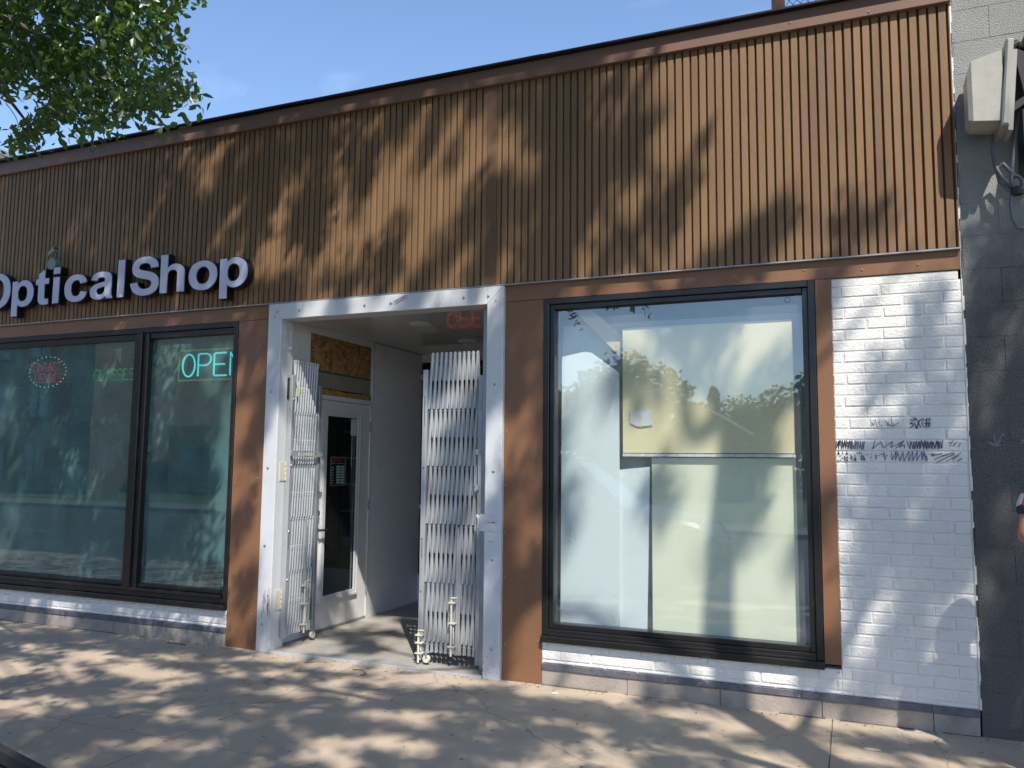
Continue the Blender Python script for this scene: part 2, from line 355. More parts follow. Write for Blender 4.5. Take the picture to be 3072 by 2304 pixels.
# brickwork in white paint: every brick with rounded arrises
def bricks(x0, x1, z0, z1, seed, name='white_brickwork', ztop=2.707):
    rd = random.Random(seed); s = MB(); s.box(x0, x1, .0030, .19, z0, z1)
    n0 = int(math.floor((ztop - z1)/.0704)) - 1
    k = n0
    while True:
        zt = ztop - .0704*k; zb = zt - .0704; k += 1
        if zt <= z0 + .004: break
        if zb >= z1 - .004: continue
        off = .099 + (.113 if k % 2 else 0) + rd.uniform(-.016, .016)
        i0 = int(math.floor((x0-off)/.226)) - 1
        for i in range(i0, i0+int((x1-x0)/.226)+4):
            a = off + i*.226 + rd.uniform(-.006, .006); b = a + .226 - .007
            a2, b2 = max(a, x0), min(b, x1); za, zc = max(zb+.0035, z0), min(zt-.0035, z1)
            if b2 - a2 < .015 or zc - za < .012: continue
            pr = rd.choice([0, 0, 0, .001, -.001, .0015]) + rd.uniform(-.0007, .0007)
            # subdivided front with uneven paint edge
            nx = max(2, int((b2-a2)/.03)); vs = []; fs = []
            cols = [(a2, 0), (a2+.005, 1)] + [(a2 + (b2-a2)*j/nx, 2) for j in range(1, nx)] + [(b2-.005, 1), (b2, 0)]
            rows = [(za, 0), (za+.005, 1), ((za+zc)/2, 2), (zc-.005, 1), (zc, 0)]
            for (xx, cx) in cols:
                for (zz, cz) in rows:
                    edge = min(cx, cz)
                    y = (.0032 if edge == 0 else -.0012 if edge == 1 else -.0016) - pr + rd.uniform(-.0005, .0005)
                    jz = rd.uniform(-.0016, .0016) if cz == 0 and cx != 0 else 0; jx = rd.uniform(-.0016, .0016) if cx == 0 and cz != 0 else 0
                    vs.append((xx+jx, y, zz+jz))
            R_ = len(rows)
            for c in range(len(cols)-1):
                for r in range(R_-1): fs.append((c*R_+r, (c+1)*R_+r, (c+1)*R_+r+1, c*R_+r+1))
            s.add(vs, fs)
    return s
wall = part('white_brick_wall', bricks(-.088, .655, .15, 2.707, 1), MT['brick'], shop, 'white painted brick pier beside the big window')
part('brick_lintel', MB().bev(-.088, .64, .004, .19, 2.708, 2.764, .004), MT['brick'], wall)
part('white_brick_sill_wall', bricks(-2.068, -.0885, .15, .300, 2), MT['brick'], shop, 'white brick strip under the big window')
part('white_brick_sill_wall', bricks(XL, -4.907, .15, .296, 3), MT['brick'], shop, 'white brick strip under the dark window')
# ragged paint edge at the right hand end of the front
rg = MB(); rr = random.Random(12); z = .15
while z < 4.5:
    h = rr.uniform(.02, .11); wd = rr.uniform(.001, .012) if z < 2.75 else rr.choice([.001, .001, .005, .009])
    rg.box(XR+.0005, XR+.0015+wd, -.004, .01, z, min(z+h, 4.5)); z += h
part('caulk_edge', rg, MT['brick'], shop)
# dark strip and concrete base
dp = MB(); bs = MB(); rr = random.Random(3)
for (a, b) in ((XL, -4.907), (-2.068, XR)):
    x = a
    while x < b:
        x2 = min(b, x+rr.uniform(.5, .9)); dp.bev(x, x2-.001, -.011-rr.uniform(0, .003), .1, .106+rr.uniform(-.002, .002), .149, .003); x = x2
    x = a
    while x < b:
        x2 = min(b, x+.62); bs.bev(x, x2-.003, -.003-rr.uniform(0, .003), .1, -.01, .105, .003); x = x2
part_each('plinth_strip', dp, MT['dip'], shop); part_each('plinth', bs, MT['base'], shop)
# grime at the joint between pavement and wall
gr = MB(); rr = random.Random(77); x = XL
while x < XR:
    x2 = x+rr.uniform(.06, .4); d_ = rr.uniform(.004, .022)
    if not (-4.42 < x < -2.5) and rr.random() < .75: gr.box(x, min(x2, XR), -.006-d_, -.004, .0003, rr.uniform(.001, .003))
    x = x2
part_each('grime_line', gr, mat('grime', (.13, .11, .085), .95, var=.4, vscale=20), shop)
# brown pillars
part('pillar_cladding', MB().bev(-4.906, -4.54, -.004, .2, -.005, 2.7655, .003), MT['brown'], shop, 'brown board pillar left of the doorway')
part('pillar_cladding', MB().bev(-2.385, -2.0695, -.004, .2, -.005, 2.7655, .003), MT['brown'], shop, 'brown board pillar between doorway and big window')
part('pillar_cladding', MB().bev(-.187, -.0895, -.010, .2, .33, 2.7655, .003), MT['brown'], shop, 'narrow brown board right of the big window')

# ---- windows
def frame_ring(s, x0, x1, z0, z1, w, y0, y1, b=.004):
    s.bev(x0, x0+w, y0, y1, z0, z1, b); s.bev(x1-w, x1, y0, y1, z0, z1, b)
    s.bev(x0+w+.0005, x1-w-.0005, y0, y1, z1-w, z1, b); s.bev(x0+w+.0005, x1-w-.0005, y0, y1, z0, z0+w, b)
def pane(name, x0, x1, z0, z1, y, m, par):
    s = MB(); s.add([(x0, y, z0), (x1, y, z0), (x1, y, z1), (x0, y, z1)], [(0, 1, 2, 3)]); return part(name, s, m, par)
fr = MB(); frame_ring(fr, -2.066, -.19, .345, 2.7655, .042, -.014, .1); frame_ring(fr, -2.0235, -.2325, .3875, 2.723, .036, .006, .1)
fr.bev(-2.068, -.186, -.045, .05, .298, .344, .006); fr.bev(-2.02, -.235, -.03, .005, .3445, .362, .003)
win = part('window', fr, MT['black'], shop, 'big black framed window with boards propped behind it')
pane('window_pane', -1.988, -.268, .42, 2.69, .05, MT['glassR'], win)
fr = MB(); frame_ring(fr, XL, -4.908, .345, 2.7655, .045, -.012, .1); fr.bev(-6.115, -5.945, -.008, .1, .391, 2.719, .006); fr.bev(-6.06, -6.0, -.03, -.0085, .391, 2.719, .004)
fr.bev(XL, -4.9085, -.05, .05, .297, .344, .006); fr.bev(XL, -4.96, -.035, .005, .3905, .42, .004); fr.bev(XL+.05, -4.955, .01, .09, 2.665, 2.7195, .004); fr.bev(XL+.05, -4.955, .01, .09, .4205, .455, .004)
fr.bev(-8.9, -8.75, -.008, .1, .391, 2.719, .006)
win2 = part('window', fr, MT['black'], shop, 'dark tinted window with glowing signs inside')
pane('window_pane', -8.75, -6.115, .455, 2.665, .05, MT['glassL'], win2)
pane('window_pane', -5.945, -4.954, .455, 2.665, .05, MT['glassL'], win2)
pane('window_pane', XL+.05, -8.9, .455, 2.665, .05, MT['glassL'], win2)

# ---- doorway
ent = MB(); 
ent.bev(-4.556, -4.420, -.045, .125, .0, 2.884, .004); ent.bev(-2.512, -2.378, -.045, .125, -.01, 2.884, .004); ent.bev(-4.4195, -2.5125, -.045, .125, 2.751, 2.884, .004)
door_frame = part('doorway_frame', ent, MT['white'], shop, 'white sheet metal doorway frame with round bolt heads')
bl = MB()
def bolt(x, z, r=.011): bl.ball((x, -.047, z), r, 10, 6, (1, .55, 1))
for z in (.209, .853, 1.495, 2.14): bolt(-2.443, z)
for z in (.221, .856, 1.497, 2.136): bolt(-4.500, z)
for x in (-4.461, -4.24, -3.598, -3.353, -2.709, -2.501): bolt(x, 2.815)
part_each('bolt_head', bl, MT['bolt'], door_frame)
b2 = MB()
for x in (-4.490, -2.440): b2.cyl((x, -.046, 2.772), (x, -.04, 2.772), .006, 8)
part_each('screw_hole', b2, MT['rubber'], door_frame)
mi = MB(); 
mi.ribbon([(-4.555, 2.883), (-4.42, 2.751)], .002, -.0455, .0006); mi.ribbon([(-2.379, 2.883), (-2.512, 2.751)], .002, -.0455, .0006)
part_each('mitre_joint', mi, MT['steeld'], door_frame)
sc_ = MB(); rr = random.Random(2)
for i in range(16): 
    cx = -3.265+(i-8)*.007; sc_.ribbon([(cx+.014*cos(a*.9), 2.838+(i-8)*.0028+.016*sin(a*.9)) for a in range(8)], .003, -.0455, .0008)
part('scrubbed_scribble', sc_, mat('faded_grey', (.5, .5, .52), .6), door_frame)
# rust + lock keeper
rs = MB(); rr = random.Random(8)
for i in range(26):
    x, z = rr.uniform(-4.455, -4.425) + (-.05 if rr.random() < .25 else 0), rr.uniform(.30, .52); rs.ribbon([(x, z), (x+rr.uniform(-.004, .004), z-rr.uniform(.015, .10))], rr.uniform(.0015, .005), -.0455, .0008)
for i in range(16): 
    x, z = rr.uniform(-2.50, -2.43), rr.choice([1.175, 1.06, 1.12, .98]); rs.ribbon([(x, z), (x+rr.uniform(.005, .014), z+rr.uniform(-.004, .004))], .003, -.0505 if z > 1.05 and z < 1.18 and x < -2.42 else -.0455, .0006)
for i in range(40):
    x, z = rr.uniform(-2.52, -2.40), rr.uniform(.03, .3); rs.ribbon([(x, z), (x+.002, z-rr.uniform(.003, .012))], .0022, -.0455, .0006)
part('rust_marks', rs, MT['rust'], door_frame)
lk = MB(); lk.box(-2.545, -2.418, -.050, -.0455, 1.055, 1.178); lk.box(-2.55, -2.5455, -.05, .02, 1.06, 1.178)
lk.tube([(-2.60, .02, 1.16), (-2.585, .0, 1.158), (-2.566, -.02, 1.14), (-2.558, -.03, 1.11), (-2.562, -.03, 1.075)], .012, 8)
part('lock_keeper', lk, MT['white'], door_frame)
# hinges on the left jamb
for z in (2.5, 1.39, .33):
    h = MB(); h.box(-4.4195, -4.414, .005, .07, z, z+.16)
    for k in range(4): h.cyl((-4.412, .082, z+.005+k*.04), (-4.412, .082, z+.037+k*.04), .011, 10)
    h.ribbon([], .01, 0)
    part('jamb_hinge', h, MT['cream'] if z < 2 else MT['white'], door_frame)
# recess lining
xw = -4.5
lin = MB(); lin.box(xw-.04, xw, .126, .479, 0, 2.785); lin.box(xw-.04, xw, .48, 1.55, 2.722, 2.785); lin.box(xw-.04, xw, 1.551, 2.6, 0, 2.785)
lin.box(-2.45, -2.41, .126, 2.6, 0, 2.785)
part_each('recess_panel', lin, MT['inner'], shop, 'pale grey panelling inside the doorway recess')
jn = MB(); jn.box(xw, xw+.0015, 1.551, 1.557, 0.02, 2.78); jn.box(xw, xw+.0015, 1.56, 2.6, 2.775, 2.78)
part_each('panel_joint', jn, MT['dark'], shop)
cg = MB(); cg.box(-4.5, -3.41, .126, 2.6, 2.786, 2.83); cg.box(-3.405, -2.45, .126, 2.6, 2.787, 2.83)
part_each('soffit', cg, MT['ceil'], shop, 'glossy grey ceiling of the doorway recess')
part('recess_floor', MB().box(-4.4995, -2.451, -.03, 2.6, -.05, .018), MT['tile'], shop)
fj = MB(); fj.box(-4.4, -2.6, .93, .936, .0181, .019); fj.box(-3.62, -3.614, -.02, 2.5, .0181, .019)
part_each('floor_joint', fj, MT['grey_strip'], shop)
th = MB(); x = -4.418
while x < -2.52:
    x2 = min(x+rr.uniform(.12, .3), -2.515); th.bev(x, x2-.001, -.062, -.031, -.004, .021+rr.uniform(0, .002), .004); x = x2
part('threshold', th, MT['alu'], shop)
# transom over the side door
part('strand_board_panel', MB().box(xw-.035, xw-.02, .481, 1.52, 2.395, 2.7215), MT['osb'], shop, 'brown strand board above the side door')
part('green_edge', MB().box(xw-.03, xw-.012, .481, 1.52, 2.38, 2.3945), MT['green'], shop)
part('primer_strip', MB().box(xw-.035, xw-.02, .481, 1.52, 2.235, 2.3795), MT['grey_strip'], shop)
fo = MB(); y = .481; rr = random.Random(4)
while y < 1.50:
    y2 = y+rr.uniform(.02, .05); fo.box(xw-.03, xw-.008+rr.uniform(-.004, .004), y, min(y2, 1.52), 2.172, 2.222+rr.uniform(-.005, .008)); y = y2
part('foam_strip', fo, MT['foam'], shop)
df = MB(); df.box(xw-.03, xw+.006, .53, 1.55, 2.13, 2.1715); df.box(xw-.03, xw+.006, 1.505, 1.55, .018, 2.1295); df.box(xw-.03, xw+.006, .48, .585, .018, 2.1295)
part_each('side_door_frame', df, MT['door'], shop)
dr = MB(); yl, yr = .588, 1.50
dr.box(xw-.03, xw-.004, yl, .715, .04, 2.125); dr.box(xw-.03, xw-.004, 1.322, yr, .04, 2.125); dr.box(xw-.03, xw-.004, .7155, 1.3215, .04, .28); dr.box(xw-.03, xw-.004, .7155, 1.3215, 2.02, 2.125)
door = part('side_door', dr, MT['door'], shop, 'off white side door with a tall glass light')
lf = MB()
for (a, b, c, d) in ((.712, .765, .272, 2.03), (1.275, 1.328, .272, 2.03), (.7655, 1.2745, .272, .33), (.7655, 1.2745, 1.98, 2.03)):
    lf.box(xw-.004, xw+.014, a, b, c, d)
lf.box(xw+.0141, xw+.02, .718, .735, .28, 2.02); lf.box(xw+.0141, xw+.02, 1.305, 1.322, .28, 2.02); lf.box(xw+.0141, xw+.02, .736, 1.304, .28, .30)
part('lite_frame', lf, MT['white'], door)
gp = MB(); gp.add([(xw-.012, .765, .33), (xw-.012, 1.275, .33), (xw-.012, 1.275, 1.98), (xw-.012, .765, 1.98)], [(0, 1, 2, 3)])
part('door_glass', gp, MT['glassD'], door)
db = MB(); db.cyl((xw-.004, .645, 1.085), (xw+.02, .645, 1.085), .031, 20); db.box(xw+.02, xw+.036, .64, .65, 1.07, 1.10)
part('deadbolt', db, MT['chrome'], door, smooth=False)
hv = MB(); hv.cyl((xw-.004, .645, .935), (xw+.012, .645, .935), .031, 20); hv.tube([(xw+.01, .645, .935), (xw+.055, .645, .935), (xw+.062, .66, .935), (xw+.06, .74, .933)], [.012, .012, .011, .009], 10)
part('lever_handle', hv, MT['chrome'], door)
for z in (1.86, 1.08, .25):
    h = MB(); h.box(xw+.0065, xw+.011, 1.49, 1.52, z, z+.10); h.cyl((xw+.012, 1.503, z), (xw+.012, 1.503, z+.10), .007, 8); part('door_hinge', h, MT['steeld'], door)
part('door_sweep', MB().box(xw-.004, xw+.008, yl, yr, .022, .04), MT['steeld'], door)
# notices on the door glass
nt_ = MB(); xg = xw-.010
def gbox(s, y0, y1, z0, z1): s.box(xg, xg+.002, y0, y1, z0, z1)
for (a, b, c, d) in ((.86, .864, 1.33, 1.60), (1.10, 1.104, 1.33, 1.60), (.864, 1.10, 1.33, 1.334), (.864, 1.10, 1.596, 1.60), (.864, 1.10, 1.535, 1.538)): gbox(nt_, a, b, c, d)
for k in range(7): gbox(nt_, .875, .91, 1.35+k*.024, 1.358+k*.024)
nt_.build  # keep
hs = part('hours_notice', nt_, mat('pale_vinyl', (.34, .38, .36), .6), door)
tb = MB()
for k in range(7):
    for j in range(2): gbox(tb, .955+j*.07, 1.015+j*.07, 1.348+k*.025, 1.366+k*.025)
part('hours_table', tb, mat('pale_green_vinyl', (.30, .42, .36), .6), hs)
ob = MB()
STROKE = {'O': [[(0,.15),(0,.85),(.15,1),(.45,1),(.6,.85),(.6,.15),(.45,0),(.15,0),(0,.15)]], 'P': [[(0,0),(0,1),(.4,1),(.6,.85),(.6,.6),(.4,.45),(0,.45)]],
          'E': [[(.6,0),(0,0),(0,1),(.6,1)],[(0,.5),(.5,.5)]], 'N': [[(0,0),(0,1),(.6,0),(.6,1)]], 'C': [[(.6,.85),(.45,1),(.15,1),(0,.85),(0,.15),(.15,0),(.45,0),(.6,.15)]],
          'T': [[(0,1),(.6,1)],[(.3,1),(.3,0)]], 'A': [[(0,0),(.3,1),(.6,0)],[(.12,.4),(.48,.4)]], 'L': [[(0,1),(0,0),(.55,0)]], 'S': [[(.6,.85),(.45,1),(.15,1),(0,.85),(0,.65),(.15,.52),(.45,.48),(.6,.35),(.6,.15),(.45,0),(.15,0),(0,.15)]],
          'U': [[(0,1),(0,.15),(.15,0),(.45,0),(.6,.15),(.6,1)]], 'G': [[(.6,.85),(.45,1),(.15,1),(0,.85),(0,.15),(.15,0),(.45,0),(.6,.15),(.6,.5),(.35,.5)]]}
def text_strokes(t, h, wd, gap):
    out = []; x = 0
    for ch in t:
        for st in STROKE.get(ch, []): out.append([(x+a/.6*wd, b*h) for a, b in st])
        x += wd+gap
    return out
for st in text_strokes('OPEN', .035, .028, .014):
    for a, b in zip(st[:-1], st[1:]): ob.tube([(xg+.002, .885+a[0], 1.55+a[1]), (xg+.002, .885+b[0], 1.55+b[1])], .002, 4)
part('open_lettering', ob, mat('red_vinyl', (.35, .06, .05), .6), hs)
part('paper_label', MB().box(xg, xg+.002, 1.18, 1.273, 1.81, 1.972), mat('paper_white', (.55, .55, .53), .7), door)
# rear glazed front of the recess
bf = MB(); bf.box(-4.5, -2.45, 2.56, 2.62, 2.69, 2.785); 
rear = part('rear_header', bf, MT['inner'], shop)
bk = MB(); bk.box(-4.4995, -4.43, 2.57, 2.63, .32, 2.6895); bk.box(-3.45, -3.38, 2.57, 2.63, .32, 2.6895); bk.box(-4.4295, -2.45, 2.57, 2.63, 2.62, 2.6895); bk.box(-2.52, -2.451, 2.57, 2.63, .32, 2.6195); bk.box(-4.4295, -2.5, 2.57, 2.63, .32, .42)
rd_ = part('rear_glazed_door', bk, MT['black'], shop, 'black framed glass entrance door deep in the recess')
pane('door_glass', -4.43, -2.5, .42, 2.62, 2.6, MT['glassB'], rd_)
part('kick_panel', MB().box(-4.5, -2.45, 2.56, 2.62, .19, .319), MT['white'], rd_); part('rear_sill', MB().box(-4.5, -2.45, 2.56, 2.62, .0, .189), MT['wallgrey'], rd_)
cl = MB(); cl.bev(-4.498, -4.30, 2.50, 2.56, 2.485, 2.55, .004); cl.box(-4.44, -4.40, 2.50, 2.55, 2.465, 2.4845); part('door_closer', cl, MT['white'], rd_)
pb = MB(); pb.bev(-4.485, -4.39, 2.52, 2.56, 1.04, 1.085, .008); pb.cyl((-4.45, 2.50, 1.062), (-4.45, 2.52, 1.062), .012, 10); part('pull_bracket', pb, MT['inner'], rd_)
part('yellow_strip', MB().box(-4.33, -3.6, 2.64, 2.66, 2.49, 2.545), mat('yellow_light_paint', (.42, .33, .12), .6), rd_)  # yellow board painted in for light showing behind the rear glass
# rooms behind the glass
ri = MB(); ri.box(-2.409, -2.38, .3, 4.2, 0, 2.76); ri.box(-2.38, .6, 4.2, 4.25, 0, 2.76); ri.box(.6, .64, .2, 4.2, 0, 2.76)
part_each('right_room_walls', ri, MT['wallgrey'], shop); part('right_room_ceiling', MB().box(-2.41, .64, .201, 4.25, 2.7645, 2.80), mat('white_ceiling', (.7, .7, .7), .7), shop)
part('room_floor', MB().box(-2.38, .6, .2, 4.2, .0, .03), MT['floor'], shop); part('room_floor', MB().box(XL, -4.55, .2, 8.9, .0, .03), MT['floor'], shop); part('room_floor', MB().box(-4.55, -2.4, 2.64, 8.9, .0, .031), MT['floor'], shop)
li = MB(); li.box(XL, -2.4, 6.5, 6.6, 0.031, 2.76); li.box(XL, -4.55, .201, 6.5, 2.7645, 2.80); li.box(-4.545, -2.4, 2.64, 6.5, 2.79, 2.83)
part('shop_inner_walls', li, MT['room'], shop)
ye = MB(); ye.box(-6.9, -4.9, 6.44, 6.499, 1.6, 2.7); part('yellow_wall_patch', ye, mat('ochre_wall', (.38, .25, .10), .7), shop)

# graffiti on the white bricks
TAG_A = [[(0.1199,1.8615),(0.1229,1.8396),(0.1385,1.8136)],[(0.1395,1.8494),(0.122,1.8118)],[(0.122,1.8118),(0.1442,1.8235),(0.1226,1.8297)],[(0.1488,1.8552),(0.1366,1.8117)],[(0.1485,1.8453),(0.1581,1.8036)],[(0.1554,1.8353),(0.1769,1.8272)],[(0.1705,1.8549),(0.1713,1.8232),(0.1653,1.8035)],[(0.1801,1.8153),(0.1817,1.8073)],[(0.1844,1.8152),(0.1863,1.8053)]]
TAG_B = [[(0.2054,1.8419),(0.2252,1.8188),(0.2339,1.8108)],[(0.2252,1.8188),(0.2213,1.8109),(0.2146,1.826)],[(0.2393,1.8679),(0.2418,1.8344),(0.2431,1.8206),(0.2521,1.8233)],[(0.2304,1.8148),(0.2571,1.8114)],[(0.2353,1.799),(0.2572,1.8146),(0.2808,1.8301)],[(0.255,1.8028),(0.2567,1.8004)],[(0.2674,1.8113),(0.2691,1.809)]]
TAG_C = [[(0.3422,1.8443),(0.3593,1.8508),(0.3767,1.8486),(0.3516,1.8313)],[(0.3516,1.8313),(0.3442,1.8224),(0.36,1.8207),(0.3577,1.8059),(0.3434,1.7982)],[(0.3649,1.8605),(0.3769,1.8525),(0.3868,1.8348),(0.3948,1.8133),(0.403,1.7997)],[(0.3671,1.8245),(0.3782,1.7901),(0.3804,1.8018)],[(0.417,1.852),(0.3974,1.8406),(0.3862,1.8173),(0.38,1.7921)],[(0.4395,1.8498),(0.4184,1.8423),(0.4074,1.8249),(0.412,1.8074),(0.4274,1.7995),(0.4482,1.8013),(0.456,1.8244)],[(0.4178,1.8248),(0.4316,1.8208),(0.4525,1.8237)],[(0.4352,1.846),(0.4312,1.8091)],[(0.4569,1.8516),(0.4475,1.8284),(0.4433,1.809)],[(0.4395,1.8498),(0.4569,1.8516)]]
SCRIB = [[(-0.0871,1.7208),(-0.0829,1.6709),(-0.071,1.714),(-0.0693,1.6665),(-0.0627,1.7207),(-0.0542,1.6637),(-0.0459,1.7198),(-0.043,1.6646),(-0.0322,1.7208),(-0.0282,1.6668),(-0.0229,1.7208),(-0.014,1.6665),(-0.0068,1.7161),(-0.0009,1.6669),(0.005,1.7175),(0.0066,1.664),(0.011,1.7156),(0.0181,1.6673),(0.0282,1.7197),(0.0276,1.6658),(0.0354,1.7144),(0.0407,1.6632),(0.044,1.7194),(0.0532,1.6696),(0.0575,1.7171),(0.0637,1.6633),(0.0733,1.7123),(0.0735,1.6627),(0.0829,1.7125)],[(-0.0812,1.7169),(-0.0789,1.6803),(-0.0671,1.7165),(-0.0697,1.68),(-0.0576,1.7169),(-0.0484,1.6776),(-0.048,1.7192),(-0.0385,1.6802),(-0.0335,1.7173),(-0.0277,1.6766),(-0.016,1.7102),(-0.0108,1.6778),(-0.0031,1.7172),(0.0079,1.677)],[(0.1424,1.7171),(0.1272,1.6677),(0.1752,1.7106),(0.1879,1.6722),(0.2424,1.7118),(0.232,1.6752),(0.293,1.7107)],[(0.2578,1.6695),(0.3055,1.7183),(0.2794,1.6773),(0.3064,1.693),(0.3075,1.6715)],[(0.3219,1.7129),(0.3379,1.6687),(0.3431,1.7126),(0.356,1.6674),(0.3592,1.7101),(0.3641,1.6679),(0.3751,1.7128),(0.3779,1.6704),(0.388,1.7103),(0.3921,1.6678),(0.4022,1.7179),(0.4145,1.6682),(0.4207,1.717),(0.4284,1.6681),(0.4361,1.714),(0.4417,1.6709),(0.4535,1.7132),(0.4591,1.6694),(0.4612,1.7111),(0.4751,1.6715),(0.4854,1.7159),(0.4929,1.6676),(0.4929,1.7131),(0.5096,1.6725),(0.5186,1.7181)],[(0.3653,1.7104),(0.3789,1.6708),(0.3934,1.7115),(0.3964,1.6751),(0.4125,1.7065),(0.4125,1.6733),(0.4283,1.7086),(0.4298,1.6705),(0.4459,1.704),(0.4549,1.6727),(0.4679,1.7087),(0.4731,1.6704),(0.4897,1.709),(0.4982,1.6751),(0.5043,1.7123),(0.518,1.6768)],[(0.5493,1.7038),(0.5665,1.7083),(0.5771,1.7198),(0.561,1.6969),(0.5552,1.6797)],[(0.5919,1.7083),(0.5741,1.6854)],[(0.6119,1.7026),(0.6009,1.6778)],[(0.2329,1.6472),(0.2349,1.5989),(0.2597,1.651),(0.254,1.5971),(0.2692,1.6438),(0.2801,1.5926),(0.298,1.6474),(0.3024,1.5916),(0.3305,1.6518),(0.3281,1.5936),(0.3524,1.6502),(0.3505,1.5951),(0.3781,1.6502),(0.3721,1.595),(0.4032,1.6495),(0.4016,1.5984),(0.4141,1.6515),(0.4214,1.5955)],[(0.4145,1.6312),(0.4278,1.6159),(0.4289,1.5966)],[(0.4492,1.6352),(0.47,1.6372),(0.4558,1.6256)],[(0.4557,1.6237),(0.5112,1.6394)],[(0.4687,1.6027),(0.521,1.6279),(0.5451,1.6357)],[(0.48,1.5836),(0.5376,1.6165),(0.579,1.6358)],[(0.5333,1.5936),(0.5714,1.6129),(0.6165,1.6474)],[(0.5677,1.6053),(0.5989,1.6264)],[(0.5943,1.5941),(0.6151,1.6094)],[(0.5036,1.6202),(0.576,1.6454)],[(0.1928,1.6458),(0.1903,1.6222),(0.1972,1.6144),(0.1948,1.5948)],[(0.1437,1.6298),(0.1468,1.6141),(0.1429,1.6023)],[(0.158,1.624),(0.1652,1.626)],[(0.1744,1.632),(0.1817,1.634)],[(0.2029,1.6262),(0.21,1.6243)],[(0.0968,1.6355),(0.1039,1.6296)],[(0.1125,1.6159),(0.1178,1.612)],[(-0.0206,1.6162),(-0.0191,1.6119)],[(-0.0769,1.5962),(-0.0734,1.5859)],[(-0.0225,1.6172),(-0.0207,1.6118)],[(-0.0744,1.6363),(-0.0727,1.6315)],[(-0.0225,1.6011),(-0.0194,1.5924)],[(-0.0707,1.6374),(-0.0688,1.6321)],[(-0.0201,1.6418),(-0.017,1.633)],[(-0.0375,1.6203),(-0.034,1.6103)],[(-0.0639,1.6214),(-0.0624,1.6171)],[(-0.0737,1.649),(-0.0718,1.6435)],[(-0.0721,1.6473),(-0.0686,1.637)],[(-0.0628,1.601),(-0.0599,1.5928)],[(-0.0345,1.6143),(-0.031,1.6043)],[(-0.0253,1.6108),(-0.0228,1.6036)],[(-0.037,1.6105),(-0.0345,1.6033)],[(-0.0482,1.6422),(-0.045,1.633)],[(-0.0492,1.6471),(-0.0477,1.6427)],[(-0.0248,1.6366),(-0.0228,1.6306)],[(-0.0379,1.6028),(-0.036,1.5972)],[(-0.0559,1.6272),(-0.0547,1.6238)],[(-0.0243,1.6499),(-0.0209,1.6398)],[(-0.0703,1.642),(-0.0671,1.6327)],[(-0.028,1.638),(-0.0256,1.6308)],[(-0.0507,1.6107),(-0.0491,1.6061)],[(-0.0291,1.5953),(-0.0262,1.5871)],[(-0.023,1.5986),(-0.0209,1.5928)],[(0.0729,1.6051),(0.0753,1.5977)],[(0.0053,1.6165),(0.0086,1.6069)],[(0.0235,1.6151),(0.0268,1.6056)],[(0.0515,1.6491),(0.0541,1.6415)],[(0.0186,1.6033),(0.0213,1.5955)],[(0.0233,1.6013),(0.0259,1.5937)],[(0.0263,1.6047),(0.0296,1.5952)],[(0.0769,1.6024),(0.0796,1.5945)],[(0.0596,1.6177),(0.062,1.6108)],[(0.0864,1.6318),(0.0877,1.628)],[(0.0612,1.6236),(0.0636,1.6166)],[(0.051,1.6373),(0.0525,1.6327)],[(0.0017,1.6075),(0.0051,1.5978)],[(0.0602,1.6447),(0.0637,1.6346)],[(0.0715,1.623),(0.0726,1.6199)],[(0.0729,1.6167),(0.0754,1.6091)],[(-0.0031,1.6102),(-0.0019,1.6067)],[(0.0402,1.6431),(0.0421,1.6374)],[(0.0769,1.6098),(0.0799,1.6009)],[(0.0233,1.6295),(0.0258,1.622)],[(-0.0011,1.628),(0.0024,1.6179)],[(0.0643,1.6034),(0.0661,1.5981)],[(0.0586,1.6075),(0.0614,1.5993)],[(0.0364,1.6414),(0.0375,1.6381)],[(0.0763,1.5997),(0.078,1.5945)],[(0.0652,1.6287),(0.0678,1.621)]]
LEAFPOLY = [(-5.529,4.959),(-3.814,4.566),(-3.716,4.291),(-3.85,4.268),(-3.855,4.221),(-3.756,4.071),(-3.705,3.91),(-3.688,3.843),(-3.586,3.677),(-3.634,3.617),(-3.82,3.608),(-3.876,3.633),(-3.982,3.578),(-4.183,3.653),(-4.292,3.57),(-4.558,3.586),(-4.683,3.626),(-4.845,3.708),(-4.945,3.59),(-5.204,3.603),(-5.267,3.735),(-5.208,3.869),(-5.294,4.002),(-5.434,4.05),(-5.968,4.089),(-6.28,5.131)]


def marks(lst, wd, name, m, y=-.0048, label=None, par=None):
    s = MB()
    rj = random.Random(3)
    for st in lst: s.ribbon(st, wd*rj.uniform(.6, 1.25), y, .0012)
    return part(name, s, m, par or wall, label)
marks(TAG_A, .0028, 'graffiti_tag', mat('grey_marker', (.33, .33, .36), .7), label='faint grey scratchy tag')
marks(TAG_B, .0034, 'graffiti_tag', mat('mid_marker', (.16, .16, .2), .7), label='grey pointed tag in the middle')
marks(TAG_C, .0055, 'graffiti_tag', mat('black_marker', (.02, .02, .05), .6), label='bold black tag')
marks(SCRIB, .0058, 'graffiti_scribble', mat('purple_grey_marker', (.19, .18, .25), .7), label='two rows of zigzag scribble filling the bricks')

